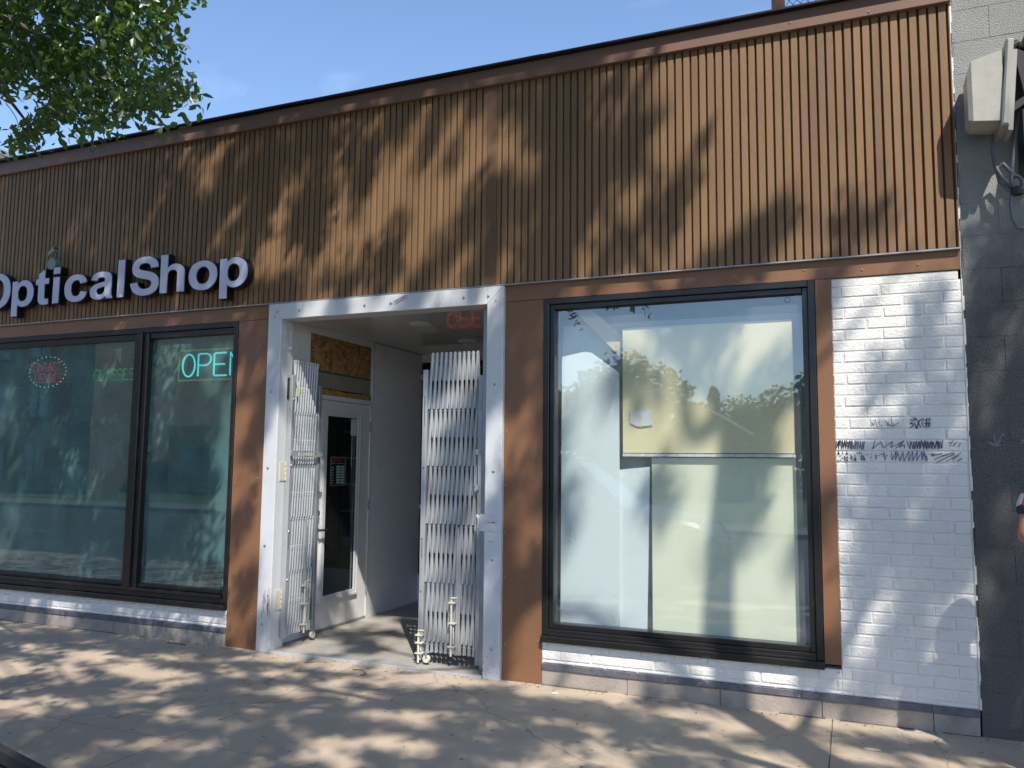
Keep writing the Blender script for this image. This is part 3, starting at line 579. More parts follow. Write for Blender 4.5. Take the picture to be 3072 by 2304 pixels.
# ================================================================ block wall next door
nb = thing('block_building', 'taller grey concrete block building, its wall dark charcoal below, right of the shop', 'building', (4, 1, 0))
def blockmat():
    m = mat('painted_block', (.34, .34, .33), .8, var=.1, vscale=4, bump=1.0, bscale=160, dirt=(.28, .285, .275), dscale=1.2, dlo=.45, dhi=.7)
    t = m.node_tree; N = t.nodes; K = t.links.new; b = N['Principled BSDF']; src = b.inputs['Base Color'].links[0].from_socket
    g = N.new('ShaderNodeNewGeometry'); sp = N.new('ShaderNodeSeparateXYZ'); K(g.outputs['Position'], sp.inputs[0])
    n = N.new('ShaderNodeTexNoise'); n.inputs['Scale'].default_value = 1.7; n.inputs['Detail'].default_value = 10; n.inputs['Roughness'].default_value = .75; K(g.outputs['Position'], n.inputs['Vector'])
    a = N.new('ShaderNodeMath'); a.operation = 'MULTIPLY_ADD'; a.inputs[1].default_value = 1.6; K(n.outputs['Fac'], a.inputs[0]); K(sp.outputs[2], a.inputs[2])
    r = N.new('ShaderNodeMapRange'); r.inputs['From Min'].default_value = 3.35; r.inputs['From Max'].default_value = 4.1; K(a.outputs[0], r.inputs['Value'])
    # soot-black paint with pale pores
    n2 = N.new('ShaderNodeTexNoise'); n2.inputs['Scale'].default_value = 150; K(g.outputs['Position'], n2.inputs['Vector'])
    r2 = N.new('ShaderNodeValToRGB'); r2.color_ramp.elements[0].position = .3; r2.color_ramp.elements[0].color = (.055, .055, .058, 1); r2.color_ramp.elements[1].position = .75; r2.color_ramp.elements[1].color = (.18, .175, .17, 1); K(n2.outputs['Fac'], r2.inputs[0])
    mm = N.new('ShaderNodeMixRGB'); K(r.outputs[0], mm.inputs[0]); K(r2.outputs[0], mm.inputs[1]); K(src, mm.inputs[2]); K(mm.outputs[0], b.inputs['Base Color']); return m
BLK = blockmat()
s = MB(); rd = random.Random(31); z = -.05; k = 0; s.box(.6625, 9, .004, .3, 0, 8)
zj = .0; k = 0
z = .05
while z < 7.9:
    off = .87 + (.2 if k % 2 else 0); h = .2085
    for i in range(-2, 22):
        a, b = off+i*.4, off+(i+1)*.4
        a2, b2 = max(a, .6625), min(b, 9)
        if b2-a2 < .02: continue
        s.bev(a2+.0006, b2-.0006, .0005+rd.uniform(-.0008, .0008), .02, z+.0006, z+h-.0006, .0016)
    z += h; k += 1
s.box(.6625, 9, .0, .02, -.02, .05)
bw = part('block_wall', s, BLK, nb)
part('side_mass', MB().box(.6625, 9, .301, 9, 0, 8), BLK, nb)
marks([[(.76,1.71),(.80,1.69),(.83,1.72)],[(.79,1.75),(.80,1.69)],[(.80,1.69),(.84,1.76),(.845,1.74)],[(.76,1.71),(.79,1.685),(.825,1.69)]], .003, 'chalk_tag', mat('chalk_grey', (.3, .32, .36), .8), y=-.0015, par=bw)
marks([[(.925,1.70),(.985,1.74),(.94,1.78)],[(.93,1.72),(1.0,1.71)],[(.95,1.69),(1.0,1.76)]], .004, 'pink_tag', mat('pink_chalk', (.5, .3, .26), .8), y=-.0015, par=bw)

# ================================================================ floodlight and cables
fl_ = thing('floodlight', 'weathered grey box floodlight on a black bracket high on the block wall', 'lamp', (.9, 0, 3.6))
s = MB()
vs = []
for (x, zlo, zhi, hy) in ((.703, 3.61, 3.895, .085), (.726, 3.595, 3.965, .105), (.885, 3.57, 4.0, .115)):
    vs += [(x, -.16-hy, zlo), (x, -.16+hy, zlo), (x, -.16+hy, zhi), (x, -.16-hy, zhi)]
fs = [(0, 1, 2, 3)]
for r in (0, 4): fs += [(r+i, r+(i+1) % 4, r+4+(i+1) % 4, r+4+i) for i in range(4)]
fs.append((8, 9, 10, 11)); s.add(vs, fs)
part('lens_housing', s, mat('yellowed_plastic', (.46, .445, .40), .38, var=.1, vscale=9, bump=.1), fl_)
s = MB(); s.bev(.886, .925, -.30, -.03, 3.535, 4.055, .01); s.box(.925, .95, -.26, -.06, 3.515, 4.0)
s.xf(Matrix.Translation((.905, 0, 3.8)) @ Matrix.Rotation(radians(5), 4, 'Y') @ Matrix.Translation((-.905, 0, -3.8)))
part('rim', s, mat('grey_cast_rim', (.36, .35, .33), .5, var=.1), fl_)
s = MB(); s.tube([(.94, -.20, 4.03), (.97, -.20, 4.06), (1.0, -.14, 4.03)], .022, 8); s.prism([(.95, 4.03), (1.06, 3.96), (1.08, 3.65), (1.005, 3.70)], -.22, -.12); s.prism([(.91, 3.62), (1.025, 3.695), (1.025, 3.74), (.91, 3.67)], -.22, -.12)
s.box(1.025, 1.10, -.18, -.003, 3.4, 3.52); s.box(1.015, 1.09, -.20, -.12, 3.50, 4.1); s.box(.99, 1.14, -.02, -.003, 3.3, 4.15)
part('bracket', s, MT['rubber'], fl_); part('knob', MB().ball((.92, -.20, 3.64), .02, 8, 6), MT['steeld'], fl_)
s = MB(); s.tube([(.84, -.10, 3.56), (.838, -.10, 3.46), (.85, -.10, 3.36), (.88, -.13, 3.27), (.93, -.11, 3.22), (.98, -.10, 3.19)], .0105, 8)
part('lamp_cord', s, mat('purple_grey_cord', (.10, .10, .13), .5), fl_)
cbl = thing('cable_bundle', 'knotted grey cables looped on the block wall below the floodlight', 'cable', (.95, 0, 3.2))
s = MB(); cm = mat('grey_cable', (.13, .13, .16), .45)
def loop(pts, r): s.tube(pts, r, 8)
loop([(.985, -.10, 3.75), (.97, -.10, 3.6), (.955, -.10, 3.45), (.935, -.10, 3.33), (.93, -.10, 3.25)], .011)
loop([(.94, -.10, 3.30), (.89, -.10, 3.37), (.855, -.10, 3.34), (.87, -.10, 3.26), (.92, -.10, 3.20), (.97, -.10, 3.18)], .012)
loop([(.93, -.10, 3.20), (.92, -.10, 3.12), (.925, -.10, 3.03), (.95, -.10, 2.97), (.99, -.10, 2.96)], .011)
for i in range(3): loop([(.955+.03*cos(a*.7+i), -.10-.012*i, 3.24+.045*sin(a*.7+i*.8)) for a in range(11)], .009)
part('cable', s, cm, cbl); part('cable_tie', MB().cyl((.955, -.10, 3.17), (.955, -.10, 3.215), .036, 12), MT['rubber'], cbl)

# ================================================================ chain link fence on the roof
fn = thing('rooftop_fence', 'chain link fence with a rusty brown post standing on the roof edge', 'fence', (-.4, .4, 4.42))
part('post', MB().bev(-.445, -.355, .37, .43, 4.42, 6.2, .004), mat('rusty_brown_post', (.09, .045, .03), .7, var=.3, vscale=8), fn)
s = MB(); p_ = .052
for i in range(-24, 34):
    x0 = -.35 + i*p_*1.0
    for sg in (1, -1):
        za, zb = 4.45, 5.75; xa = x0; xb = x0 + sg*(zb-za)*.8
        lo, hi = -.35, 1.6
        # clip
        def at(x): return za + (x-xa)/(xb-xa)*(zb-za)
        pa, pb_ = (xa, za), (xb, zb)
        if sg > 0:
            if xa < lo: pa = (lo, at(lo))
            if xb > hi: pb_ = (hi, at(hi))
        else:
            if xa > hi: pa = (hi, at(hi))
            if xb < lo: pb_ = (lo, at(lo))
        if pb_[1] - pa[1] > .02: s.tube([(pa[0], .4+sg*.002, pa[1]), (pb_[0], .4+sg*.002, pb_[1])], .0022, 4, False)
# mirror set starting further right for the falling diagonals
for i in range(34, 60):
    xa = -.35+i*p_; za = 4.45; lo = -.35; hi = 1.6; xb = xa-1.04; zb = 5.75
    za2 = za + (xa-hi)/.8 if xa > hi else za; xa2 = min(xa, hi)
    if za2 < zb: s.tube([(xa2, .398, za2), (xb, .398, zb)], .0022, 4, False)
part('chain_mesh', s, mat('fence_wire', (.03, .03, .04), .5), fn)

# ================================================================ shop sign letters
sgn = thing('shop_sign', 'row of raised white letters reading OpticalShop on the slatted fascia', 'sign', (-6.4, -.03, 3.05))
GL = {
'O': (778, [[(43,354),('c',43,590,175,728,388,728),('c',600,728,735,590,735,358),('c',735,125,602,-13,390,-13),('c',176,-13,43,124,43,354)],[(197,359),('c',197,194,273,109,390,109),('c',508,109,582,193,582,361),('c',582,526,509,607,389,607),('c',268,607,197,525,197,359)]]),
'p': (611, [[(68,519),('l',196,519),('l',196,443),('c',225,492,275,531,338,531),('c',452,531,570,440,570,263),('c',570,85,452,-12,338,-12),('c',285,-12,245,8,205,50),('l',205,-198),('l',68,-198)],[(204,269),('c',204,150,250,98,314,98),('c',375,98,430,142,430,258),('c',430,370,375,420,311,420),('c',245,420,204,372,204,269)]]),
't': (333, [[(310,519),('l',310,409),('l',216,409),('l',216,200),('c',216,110,220,98,262,98),('c',276,98,290,101,308,108),('l',320,2),('c',290,-8,260,-12,222,-12),('c',150,-12,98,25,85,75),('c',79,100,79,140,79,190),('l',79,409),('l',16,409),('l',16,519),('l',79,519),('l',79,623),('l',216,703),('l',216,519)]]),
'i': (278, [[(72,0),('l',209,0),('l',209,519),('l',72,519)],[(72,589),('l',209,589),('l',209,716),('l',72,716)]]),
'c': (556, [[(524,366),('l',389,342),('c',380,395,350,420,301,420),('c',235,420,181,375,181,265),('c',181,145,235,97,303,97),('c',354,97,386,125,400,190),('l',535,167),('c',515,60,442,-12,297,-12),('c',140,-12,40,87,40,259),('c',40,433,140,531,300,531),('c',430,531,502,475,524,366)]]),
'a': (556, [[(174,361),('l',50,383),('c',71,483,134,531,268,531),('c',390,531,436,502,460,470),('c',478,446,486,410,486,340),('l',484,180),('c',484,90,493,50,520,0),('l',384,0),('l',366,53),('c',330,10,280,-12,215,-12),('c',100,-12,33,58,33,147),('c',33,206,61,251,112,277),('c',150,297,200,306,250,316),('c',310,327,330,333,347,341),('c',347,395,343,424,260,424),('c',212,424,190,405,174,361)],[(347,246),('c',320,237,290,230,250,222),('c',195,210,170,195,170,153),('c',170,115,198,84,243,84),('c',285,84,325,105,340,140),('c',347,160,347,190,347,246)]]),
'l': (278, [[(72,0),('l',209,0),('l',209,716),('l',72,716)]]),
'S': (667, [[(36,233),('l',177,247),('c',190,165,240,109,331,109),('c',420,109,470,150,470,207),('c',470,243,448,265,395,283),('c',370,290,320,303,250,321),('c',120,354,62,420,62,520),('c',62,640,155,728,320,728),('c',490,728,585,645,590,510),('l',445,504),('c',433,575,395,607,318,607),('c',240,607,198,575,198,535),('c',198,500,225,480,330,455),('c',450,427,510,403,552,362),('c',590,325,610,278,610,212),('c',610,75,510,-13,330,-13),('c',155,-13,55,75,36,233)]]),
'h': (611, [[(71,0),('l',71,716),('l',208,716),('l',208,453),('c',243,500,290,531,350,531),('c',392,531,432,520,462,500),('c',500,470,542,430,542,362),('l',542,0),('l',405,0),('l',405,274),('c',405,355,397,374,385,392),('c',370,410,349,424,312,424),('c',278,424,250,413,232,393),('c',215,373,208,345,208,290),('l',208,0)]]),
'o': (611, [[(38,266),('c',38,430,150,531,305,531),('c',460,531,572,425,572,260),('c',572,95,460,-12,306,-12),('c',150,-12,38,90,38,266)],[(180,259),('c',180,150,240,99,305,99),('c',372,99,431,150,431,261),('c',431,370,372,420,305,420),('c',240,420,180,370,180,259)]]),
}
def outline(ct, n=9):
    pts = [ct[0]]
    for c in ct[1:]:
        if c[0] == 'l': pts.append((c[1], c[2]))
        else:
            p0 = pts[-1]; _, a, b, c2, d, e, f_ = c
            for k in range(1, n+1):
                t = k/n; pts.append(((1-t)**3*p0[0]+3*(1-t)**2*t*a+3*(1-t)*t*t*c2+t**3*e, (1-t)**3*p0[1]+3*(1-t)**2*t*b+3*(1-t)*t*t*d+t**3*f_))
    if math.hypot(pts[0][0]-pts[-1][0], pts[0][1]-pts[-1][1]) < 1: pts.pop()
    return pts
def glyph_obj(ch, x_left, z0, sx, sz, y_front, depth, name, m, parent, grow=0):
    cu = bpy.data.curves.new(name, 'CURVE'); cu.dimensions = '2D'; cu.fill_mode = 'BOTH'; cu.extrude = depth/2; cu.offset = grow
    cts = [outline(c) for c in GL[ch][1]]; xm = min(p[0] for c in cts for p in c)
    for c in cts:
        sp = cu.splines.new('POLY'); sp.points.add(len(c)-1); sp.use_cyclic_u = True
        for i, (x, z) in enumerate(c): sp.points[i].co = ((x-xm)/1000*sx, z/1000*sz, 0, 1)
    o = bpy.data.objects.new('tmp', cu); COL.objects.link(o); dg = bpy.context.evaluated_depsgraph_get()
    me = bpy.data.meshes.new_from_object(o.evaluated_get(dg)); bpy.data.objects.remove(o); bpy.data.curves.remove(cu)
    me.transform(Matrix.Rotation(pi/2, 4, 'X')); me.transform(Matrix.Translation((x_left, y_front+depth/2, z0)))
    org = Vector(parent.location); q = parent.parent
    while q is not None: org += q.location; q = q.parent
    me.transform(Matrix.Translation(-org)); me.materials.clear(); me.materials.append(m); me.name = name
    ob_ = bpy.data.objects.new(name, me); COL.objects.link(ob_); ob_.parent = parent; return ob_
sx, sz, zb = .60, .488, 3.048
LT = [('O', -8.10), ('p', -7.655), ('t', -7.325), ('i', -7.085), ('c', -6.928), ('a', -6.588), ('l', -6.240), ('S', -6.080), ('h', -5.718), ('o', -5.385), ('p', -5.033)]
for ch, xl in LT:
    ff = glyph_obj(ch, xl, zb, sx, sz, -.126, .006, 'letter', MT['letter'], sgn)
    glyph_obj(ch, xl, zb, sx, sz, -.1199, .07, 'letter_return', MT['letter_ret'], ff, grow=.007)
# spelled-out brackets behind letters
s = MB()
for ch, xl in LT: s.cyl((xl+.06, -.05, zb+.1), (xl+.06, -.028, zb+.1), .008, 6)
part_each('standoff', s, MT['steeld'], sgn)

# ---- security camera above the letters
sc2 = thing('security_camera', 'small pale green security camera on a round wall box above the letters', 'camera', (-7.15, -.05, 3.46))
pg = mat('pale_green_plastic', (.20, .25, .235), .45)
part('junction_box', MB().cyl((-7.18, -.085, 3.455), (-7.18, -.028, 3.455), .058, 20), pg, sc2)
s = MB(); s.tube([(-7.15, -.09, 3.51), (-7.135, -.12, 3.545)], .012, 8); part('camera_arm', s, pg, sc2)
s = MB(); s.cyl((-7.16, -.12, 3.54), (-7.03, -.17, 3.565), .024, 14); s.cyl((-7.03, -.17, 3.565), (-7.01, -.178, 3.569), .029, 14); part('camera_body', s, pg, sc2)
part('camera_lens', MB().cyl((-7.0099, -.178, 3.569), (-7.005, -.18, 3.57), .017, 12), MT['rubber'], sc2)

# ---- lights in the soffit
def downlight(x, y, label):
    t = thing('downlight', label, 'ceiling light', (x, y, 2.786), 'round lights in the doorway soffit')
    s = MB(); s.tube([(x, y, 2.7855), (x, y, 2.778), (x, y, 2.776)], [.1, .098, .09], 24); part('trim_ring', s, MT['inner'], t)
    part('diffuser', MB().cyl((x, y, 2.776), (x, y, 2.773), .075, 24), MT['white'], t)
downlight(-3.52, .74, 'round white downlight in the soffit nearer the street')
downlight(-3.56, 1.80, 'round white downlight in the soffit deeper in the recess')

# ================================================================ folding security gates
def lattice(W, H0, H1, n, rnd):
    s = MB(); pitch = W/n; row = .2235; w2 = .0102
    z = H1; j = 0; w2 = .0112
    def bar(xa, za, xb, zb_, y):
        # channel bar: two flanges with a shallow valley
        dx, dz = xb-xa, zb_-za; l = math.hypot(dx, dz); nx, nz = dz/l*w2, -dx/l*w2
        for (o0, o1, ya, yb) in ((-1, -.35, y+.004, y-.003), (-.35, .35, y-.003, y-.003), (.35, 1, y-.003, y+.004)):
            s.add([(xa+nx*o0, ya, za+nz*o0), (xa+nx*o1, yb, za+nz*o1), (xb+nx*o1, yb, zb_+nz*o1), (xb+nx*o0, ya, zb_+nz*o0)], [(0, 1, 2, 3)])
            s.add([(xa+nx*o0, ya+.0025, za+nz*o0), (xa+nx*o1, yb+.0025, za+nz*o1), (xb+nx*o1, yb+.0025, zb_+nz*o1), (xb+nx*o0, ya+.0025, zb_+nz*o0)], [(3, 2, 1, 0)])
    for i in range(n):
        x = i*pitch + pitch*.35
        for (y_, xa, xb, odd) in ((-.008, pitch*.40, -pitch*.30, 0), (.006, -pitch*.18, pitch*.56, 1)):
            z = H1; first = True
            while z > H0 + .02:
                step = row if (first and odd) else 2*row
                z2 = max(z-step, H0); k0 = (1-(z-z2)/(2*row)) if first and odd else 0
                bar(x+xa+(xb-xa)*k0, z, x+xb if z2 > H0 else x+xa+(xb-xa)*(k0+(z-z2)/(2*row)), z2, y_ + rnd.uniform(-.0008, .0008))
                z = z2; first = False
        zz = H1-.018
        while zz > H0+.03:
            s.ball((x+pitch*.05, -.0135, zz), .0046, 6, 4); zz -= row
    return s
def gate(label, loc, rotz, W, mirror=False):
    t = thing('security_gate', label, 'security gate', loc, 'folded steel scissor gates in the doorway')
    t.rotation_euler = (0, 0, rotz)
    def pt(name, s, m, lab=None):
        o = s.build(name, m); o.parent = t
        if lab: o['label'] = lab
        return o
    pt('lattice', lattice(W, .09, 2.405, 11 if W > .4 else 10, random), MT['steel'])
    s = MB(); s.bev(-.042, -.002, -.026, .014, .075, 2.27, .003); lp = pt('end_post', s, MT['steel'])
    s = MB(); s.box(-.024, -.020, -.0275, -.0262, 1.82, 2.04); s.box(-.024, -.020, -.0275, -.0262, .80, .93); o = pt('slot', s, MT['rubber']); o.parent = lp
    s = MB()
    for z in (2.06, 1.5, .95, .55): s.ball((-.022, -.028, z), .009, 8, 5, (1, .6, 1))
    o = pt('rivet', s, MT['bolt']); o.parent = lp
    s = MB(); s.bev(W+.004, W+.044, -.02, .02, .03, 2.21, .003); pt('end_post', s, MT['steeld'])
    s = MB(); s.bev(W*.63, W*.63+.018, -.02, -.006, .09, 1.04, .002); s.bev(W*.63+.019, W*.63+.034, -.018, -.006, .09, .98, .002); pt('half_post', s, MT['steel'])
    def dropbolt(x, z0, z1, y=-.045):
        s = MB(); s.cyl((x, y, z0-.07), (x, y, z1), .0085, 10); s.tube([(x, y, z1), (x, y-.004, z1+.015), (x+.05, y-.01, z1+.02)], .007, 8)
        for z in (z1-.02, (z0+z1)/2, z0):
            s.box(x-.024, x+.034, y-.014, -.016, z-.004, z+.004)
        s.prism([(x-.02, z0-.004), (x+.03, z0-.004), (x+.018, z0-.05), (x-.008, z0-.05)], y+.010, y+.014)
        s.cyl((x+.02, y, (z0+z1)/2-.03), (x+.02, y, z0+.02), .005, 8)
        pt('drop_bolt', s, MT['cream'])
    dropbolt(W*.58, .155, .50); 
    if not mirror: dropbolt(-.02, .085, .24, -.055)
    s = MB(); cx = .045 if not mirror else W*.96
    s.cyl((cx, -.05, .047), (cx, -.028, .047), .029, 16); pt('caster', s, MT['cream'])
    s = MB(); s.box(cx-.008, cx+.008, -.052, -.026, .05, .09); s.box(cx-.02, cx+.02, -.05, .0, .088, .094); pt('caster_fork', s, MT['steeld'])
    # slotted hasp bar
    s = MB()
    if mirror:
        cz = 1.60; s.box(-.03, W+.02, -.046, -.040, cz-.026, cz-.014); s.box(-.03, W+.02, -.046, -.040, cz+.014, cz+.026)
        for xx in (-.03, W+.02): s.cyl((xx, -.046, cz), (xx, -.040, cz), .026, 14)
        s.box(-.028, .03, -.045, -.040, cz-.014, cz+.014); s.box(W-.03, W+.02, -.045, -.040, cz-.014, cz+.014); s.box(-.03, -.02, -.04, -.02, cz-.01, cz+.01)
    else:
        cx = W+.012; s.box(cx-.021, cx-.013, -.046, -.040, 1.35, 1.62); s.box(cx+.013, cx+.021, -.046, -.040, 1.35, 1.62)
        for zz in (1.35, 1.62): s.cyl((cx, -.046, zz), (cx, -.040, zz), .021, 14)
    pt('hasp_bar', s, MT['steel'])
    if mirror:
        s = MB(); s.box(.015, .035, -.03, -.026, 2.09, 2.165); pt('yellow_tag', s, mat('yellow_tag', (.62, .62, .04), .5)); s = MB(); s.box(.015, .035, -.03, -.026, 2.166, 2.22); pt('paper_tag', s, MT['white'])
    return t
g1 = gate('folded steel lattice gate on the right side of the doorway, facing the street', (-3.08, .115, .018), 0, .435)
g2 = gate('folded steel lattice gate turned edge on against the left side of the doorway', (-4.395, .115, .018), radians(88), .33, True)
tag(MB().bev(-2.592, -2.513, .07, .125, .018, 2.761, .003).build('gate_channel', MT['steeld']), 'tall grey steel channel post at the right edge of the doorway', 'post')
kb = thing('gate_latch', 'small black latch plate with two screws on the left doorway jamb', 'latch', (-4.45, .09, 2.17))
part('plate', MB().box(-4.4195, -4.400, .065, .095, 2.08, 2.262), MT['rubber'], kb); part('hook', MB().tube([(-4.405, .09, 2.255), (-4.38, .12, 2.258), (-4.375, .13, 2.22)], .008, 8), MT['steeld'], kb)
s = MB()
for z in (2.11, 2.17, 2.235): s.ball((-4.400, .08, z), .005, 6, 4)
part_each('screw', s, MT['bolt'], kb)

# ================================================================ things behind the big window
CRM = mat('cream_board', (.83, .76, .47), .7, var=.03); 
tag(MB().box(-1.504, -.338, .115, .127, 1.638, 2.535).build('foam_board', CRM), 'large cream board filling the upper right of the big window', 'board')
tag(MB().box(-1.503, -.336, .105, .128, 1.612, 1.632).build('edge_strip', mat('printed_white_tape', (.7, .73, .78), .5, var=.25, vscale=40)), 'white printed strip along the bottom edge of the cream board', 'strip')
tag(MB().box(-1.302, -.338, .14, .152, .35, 1.606).build('drywall_sheet', mat('pale_green_board', (.80, .85, .66), .75, var=.03, dirt=(.74, .79, .62), dscale=2)), 'pale green drywall sheet in the lower right of the big window', 'board')
BLU = mat('pale_blue_board', (.74, .85, .86), .75, var=.04, dirt=(.68, .78, .80), dscale=3)
bb = MB().prism([(-1.976, .35), (-1.535, .35), (-1.535, 2.215), (-1.745, 2.372), (-1.80, 2.38), (-1.972, 2.35)], .13, .142).build('wall_board', BLU)
tag(bb, 'tall pale blue board with a cut sloping top at the left of the big window', 'board')
tag(MB().prism([(-1.70, .35), (-1.345, .35), (-1.318, 1.54), (-1.70, 1.50)], .146, .158).build('wall_board', BLU), 'shorter pale blue board standing behind the tall blue one', 'board')
# trowel arcs scratched on the blue boards
s = MB(); rr = random.Random(6)
for (cx, cz, R0, n_, a0, a1) in ((-1.72, .38, .30, 14, .5, 1.25), (-1.75, .95, .34, 9, -.1, .5), (-1.80, 1.35, .42, 8, -.5, .2)):
    for i in range(n_):
        R_ = R0 - i*.011; st = rr.uniform(-.1, .1); a_ = a0+st; b_ = a1-rr.uniform(0, .5)
        pts = [(cx+R_*cos(a_+(b_-a_)*k/7), cz+R_*sin(a_+(b_-a_)*k/7)) for k in range(8)]
        pts = [q for q in pts if -1.97 < q[0] < -1.54]
        if len(pts) > 1: s.ribbon(pts, .0018, .1297, .0006)
o = s.build('trowel_marks', mat('scratch_tan', (.42, .46, .42), .7)); o.parent = bb
s = MB()
for i in range(18): x, z = -1.90+rr.gauss(0, .018), 1.02+rr.gauss(0, .05); s.ribbon([(x, z), (x+rr.uniform(-.004, .004), z+rr.uniform(.004, .012))], .004, .1297, .0006)
o = s.build('glue_spots', mat('glue_yellow', (.55, .52, .25), .6)); o.parent = bb
tag(MB().box(-1.999, -.262, .235, .245, .36, 2.60).build('gap_lightening_sheet', mat('grey_sheet', (.36, .43, .46), .8)), 'added blue grey sheet that lightens the dark gaps behind the boards in the big window', 'board')  # sheet added to catch sun and lighten the dark gaps between boards
lum = MB().prism([(-1.93, 2.74), (-1.80, 2.74), (-1.40, 2.385), (-1.40, 2.20)], .16, .20)
tag(lum.build('lumber_brace', mat('raw_pine', (.62, .5, .33), .6, var=.12, stretch=(1, 1, 1), vscale=8)), 'diagonal pine board leaning behind the cream board', 'lumber')
nn = MB(); nn.prism([(-1.452, 1.932), (-1.378, 1.936), (-1.378, 1.822), (-1.40, 1.825), (-1.447, 1.848)], .106, .108); nn.prism([(-1.376, 1.936), (-1.292, 1.944), (-1.287, 1.833), (-1.376, 1.822)], .104, .106)
tag(nn.build('paper_note', mat('white_paper', (.72, .76, .76), .7)), 'creased white paper note taped to the cream board', 'note')
s = MB(); s.tube([(-.36+.018*cos(a*.5), .047, 2.655+.018*sin(a*.5)) for a in range(13)], .0022, 6)
tag(s.build('suction_ring', mat('clear_rubber', (.35, .38, .42), .4)), 'tiny round suction mark in the top right corner of the big window', 'ring')
s = MB(); hx = [(-4.985+.022*cos(pi/6+a*pi/3), .50+.034*sin(pi/6+a*pi/3)) for a in range(7)]
s.ribbon(hx, .005, .047, .002); s.ribbon([(-5.003, .495), (-4.967, .495)], .006, .047, .002); s.ribbon([(-4.992+.007*cos(a*.9), .515+.007*sin(a*.9)) for a in range(8)], .003, .046, .001)
tag(s.build('alarm_sticker', mat('sticker_green', (.45, .62, .4), .5)), 'small hexagonal alarm sticker in the lower right corner of the dark window', 'sticker')

# ================================================================ glowing signs
def emit(name, col, st):
    m = bpy.data.materials.new(name); m.use_nodes = True; b = m.node_tree.nodes['Principled BSDF']; b.inputs['Base Color'].default_value = (*[c*.3 for c in col], 1)
    b.inputs['Emission Color'].default_value = (*col, 1); b.inputs['Emission Strength'].default_value = st; return m
def neon(name, label, x, y, z, h, wd, gap, mt, border=None, bx=.1, bz=.075, r=.006, backing=None):
    t = thing(name, label, 'neon sign', (x, y, z)); s = MB()
    for st in text_strokes('OPEN', h, wd, gap):
        # round the corners of each tube
        pts = [(x+a, y, z+b) for a, b in st]
        s.tube(pts, r, 8)
    part('neon_lettering', s, mt, t)
    Wt = 4*wd+3*gap
    if border:
        s = MB(); s.tube([(x-bx, y, z-bz+.012), (x-bx, y, z+h+bz-.012), (x-bx+.012, y, z+h+bz), (x+Wt+bx-.012, y, z+h+bz), (x+Wt+bx, y, z+h+bz-.012), (x+Wt+bx, y, z-bz+.012), (x+Wt+bx-.012, y, z-bz), (x-bx+.012, y, z-bz), (x-bx, y, z-bz+.012)], r*.8, 8)
        part('neon_border', s, border, t)
    part('backing_board', MB().box(x-bx, x+Wt+bx, y+.02, y+.026, z-bz, z+h+bz), MT['room'] if not backing else backing, t)
    s = MB(); s.cyl((x+.05, y+.023, z+h+bz), (x+.05, y+.023, 2.75), .002, 5); s.cyl((x+Wt-.05, y+.023, z+h+bz), (x+Wt-.05, y+.023, 2.75), .002, 5); part('hanging_wire', s, MT['steeld'], t)
# rounder neon letters
STROKE['O'] = [[(.3+.3*sin(2*pi*k/20), .5+.5*cos(2*pi*k/20)) for k in range(21)]]
STROKE['P'] = [[(.0,0),(0,.97),(.03,1),(.38,1),(.52,.95),(.6,.83),(.6,.68),(.52,.55),(.38,.48),(.02,.48)]]
STROKE['E'] = [[(.6,0),(.05,0),(0,.04),(0,.96),(.05,1),(.56,1)],[(.0,.5),(.5,.5)]]
neon('neon_open_sign', 'cyan neon OPEN sign with a yellow outline in the dark window', -5.675, .15, 2.318, .205, .146, .039, emit('cyan_neon', (.06, .75, .75), 2.0), emit('yellow_neon', (.42, .40, .06), .55), .045, .036, .0075)
neon('neon_open_sign', 'red neon OPEN sign hanging deep behind the rear entrance door', -4.38, 2.95, 2.24, .18, .125, .035, emit('red_neon', (.8, .03, .03), 1.0), None, .03, .03, .0065)
def led(x, y, z, words, mts, name, label, h=.085, wd=.05, gap=.016, ring=False):
    t = thing(name, label, 'LED sign', (x, y, z))
    for k, (wtxt, ox, oz, m) in enumerate(words):
        s = MB()
        for st in text_strokes(wtxt, h, wd, gap):
            for a, b in zip(st[:-1], st[1:]):
                l = math.hypot(a[0]-b[0], a[1]-b[1]); n_ = max(1, int(l/.0125))
                for i in range(n_):
                    q = (a[0]+(b[0]-a[0])*i/n_, a[1]+(b[1]-a[1])*i/n_); s.ball((x+ox+q[0], y, z+oz+q[1]), .0032, 5, 4)
        part('led_lettering', s, m, t)
    if ring:
        s = MB()
        for i in range(26):
            a = 2*pi*i/26
            s.ball((x+.26+.262*cos(a), y, z+.06+.155*sin(a)), .0042, 5, 4)
        part('led_ring', s, emit('green_white_led', (.5, 1, .75), 2.6), t)
    part('backing_board', MB().box(x-.03, x+.56, y+.02, y+.025, z-.13, z+.25), MT['rubber'], t)
RED = emit('red_led', (.85, .02, .06), 2.2); GRN = emit('green_led', (.02, .7, .16), 1.9); ORG = emit('orange_led', (.5, .07, .02), 1.0)
STROKE['O'] = [[(0,.15),(0,.85),(.15,1),(.45,1),(.6,.85),(.6,.15),(.45,0),(.15,0),(0,.15)]]
led(-7.765, .2, 2.37, [('CONTACT', .0, .07, RED), ('LENSES', .09, -.045, RED)], None, 'led_sign', 'red dotted CONTACT LENSES sign inside a ring of green dots', ring=True)
led(-6.85, .2, 2.37, [('SUN', .12, .115, ORG), ('GLASSES', .0, -.05, GRN)], None, 'led_sign', 'orange and green dotted SUN GLASSES sign beside the window mullion', h=.105, wd=.058, gap=.02)

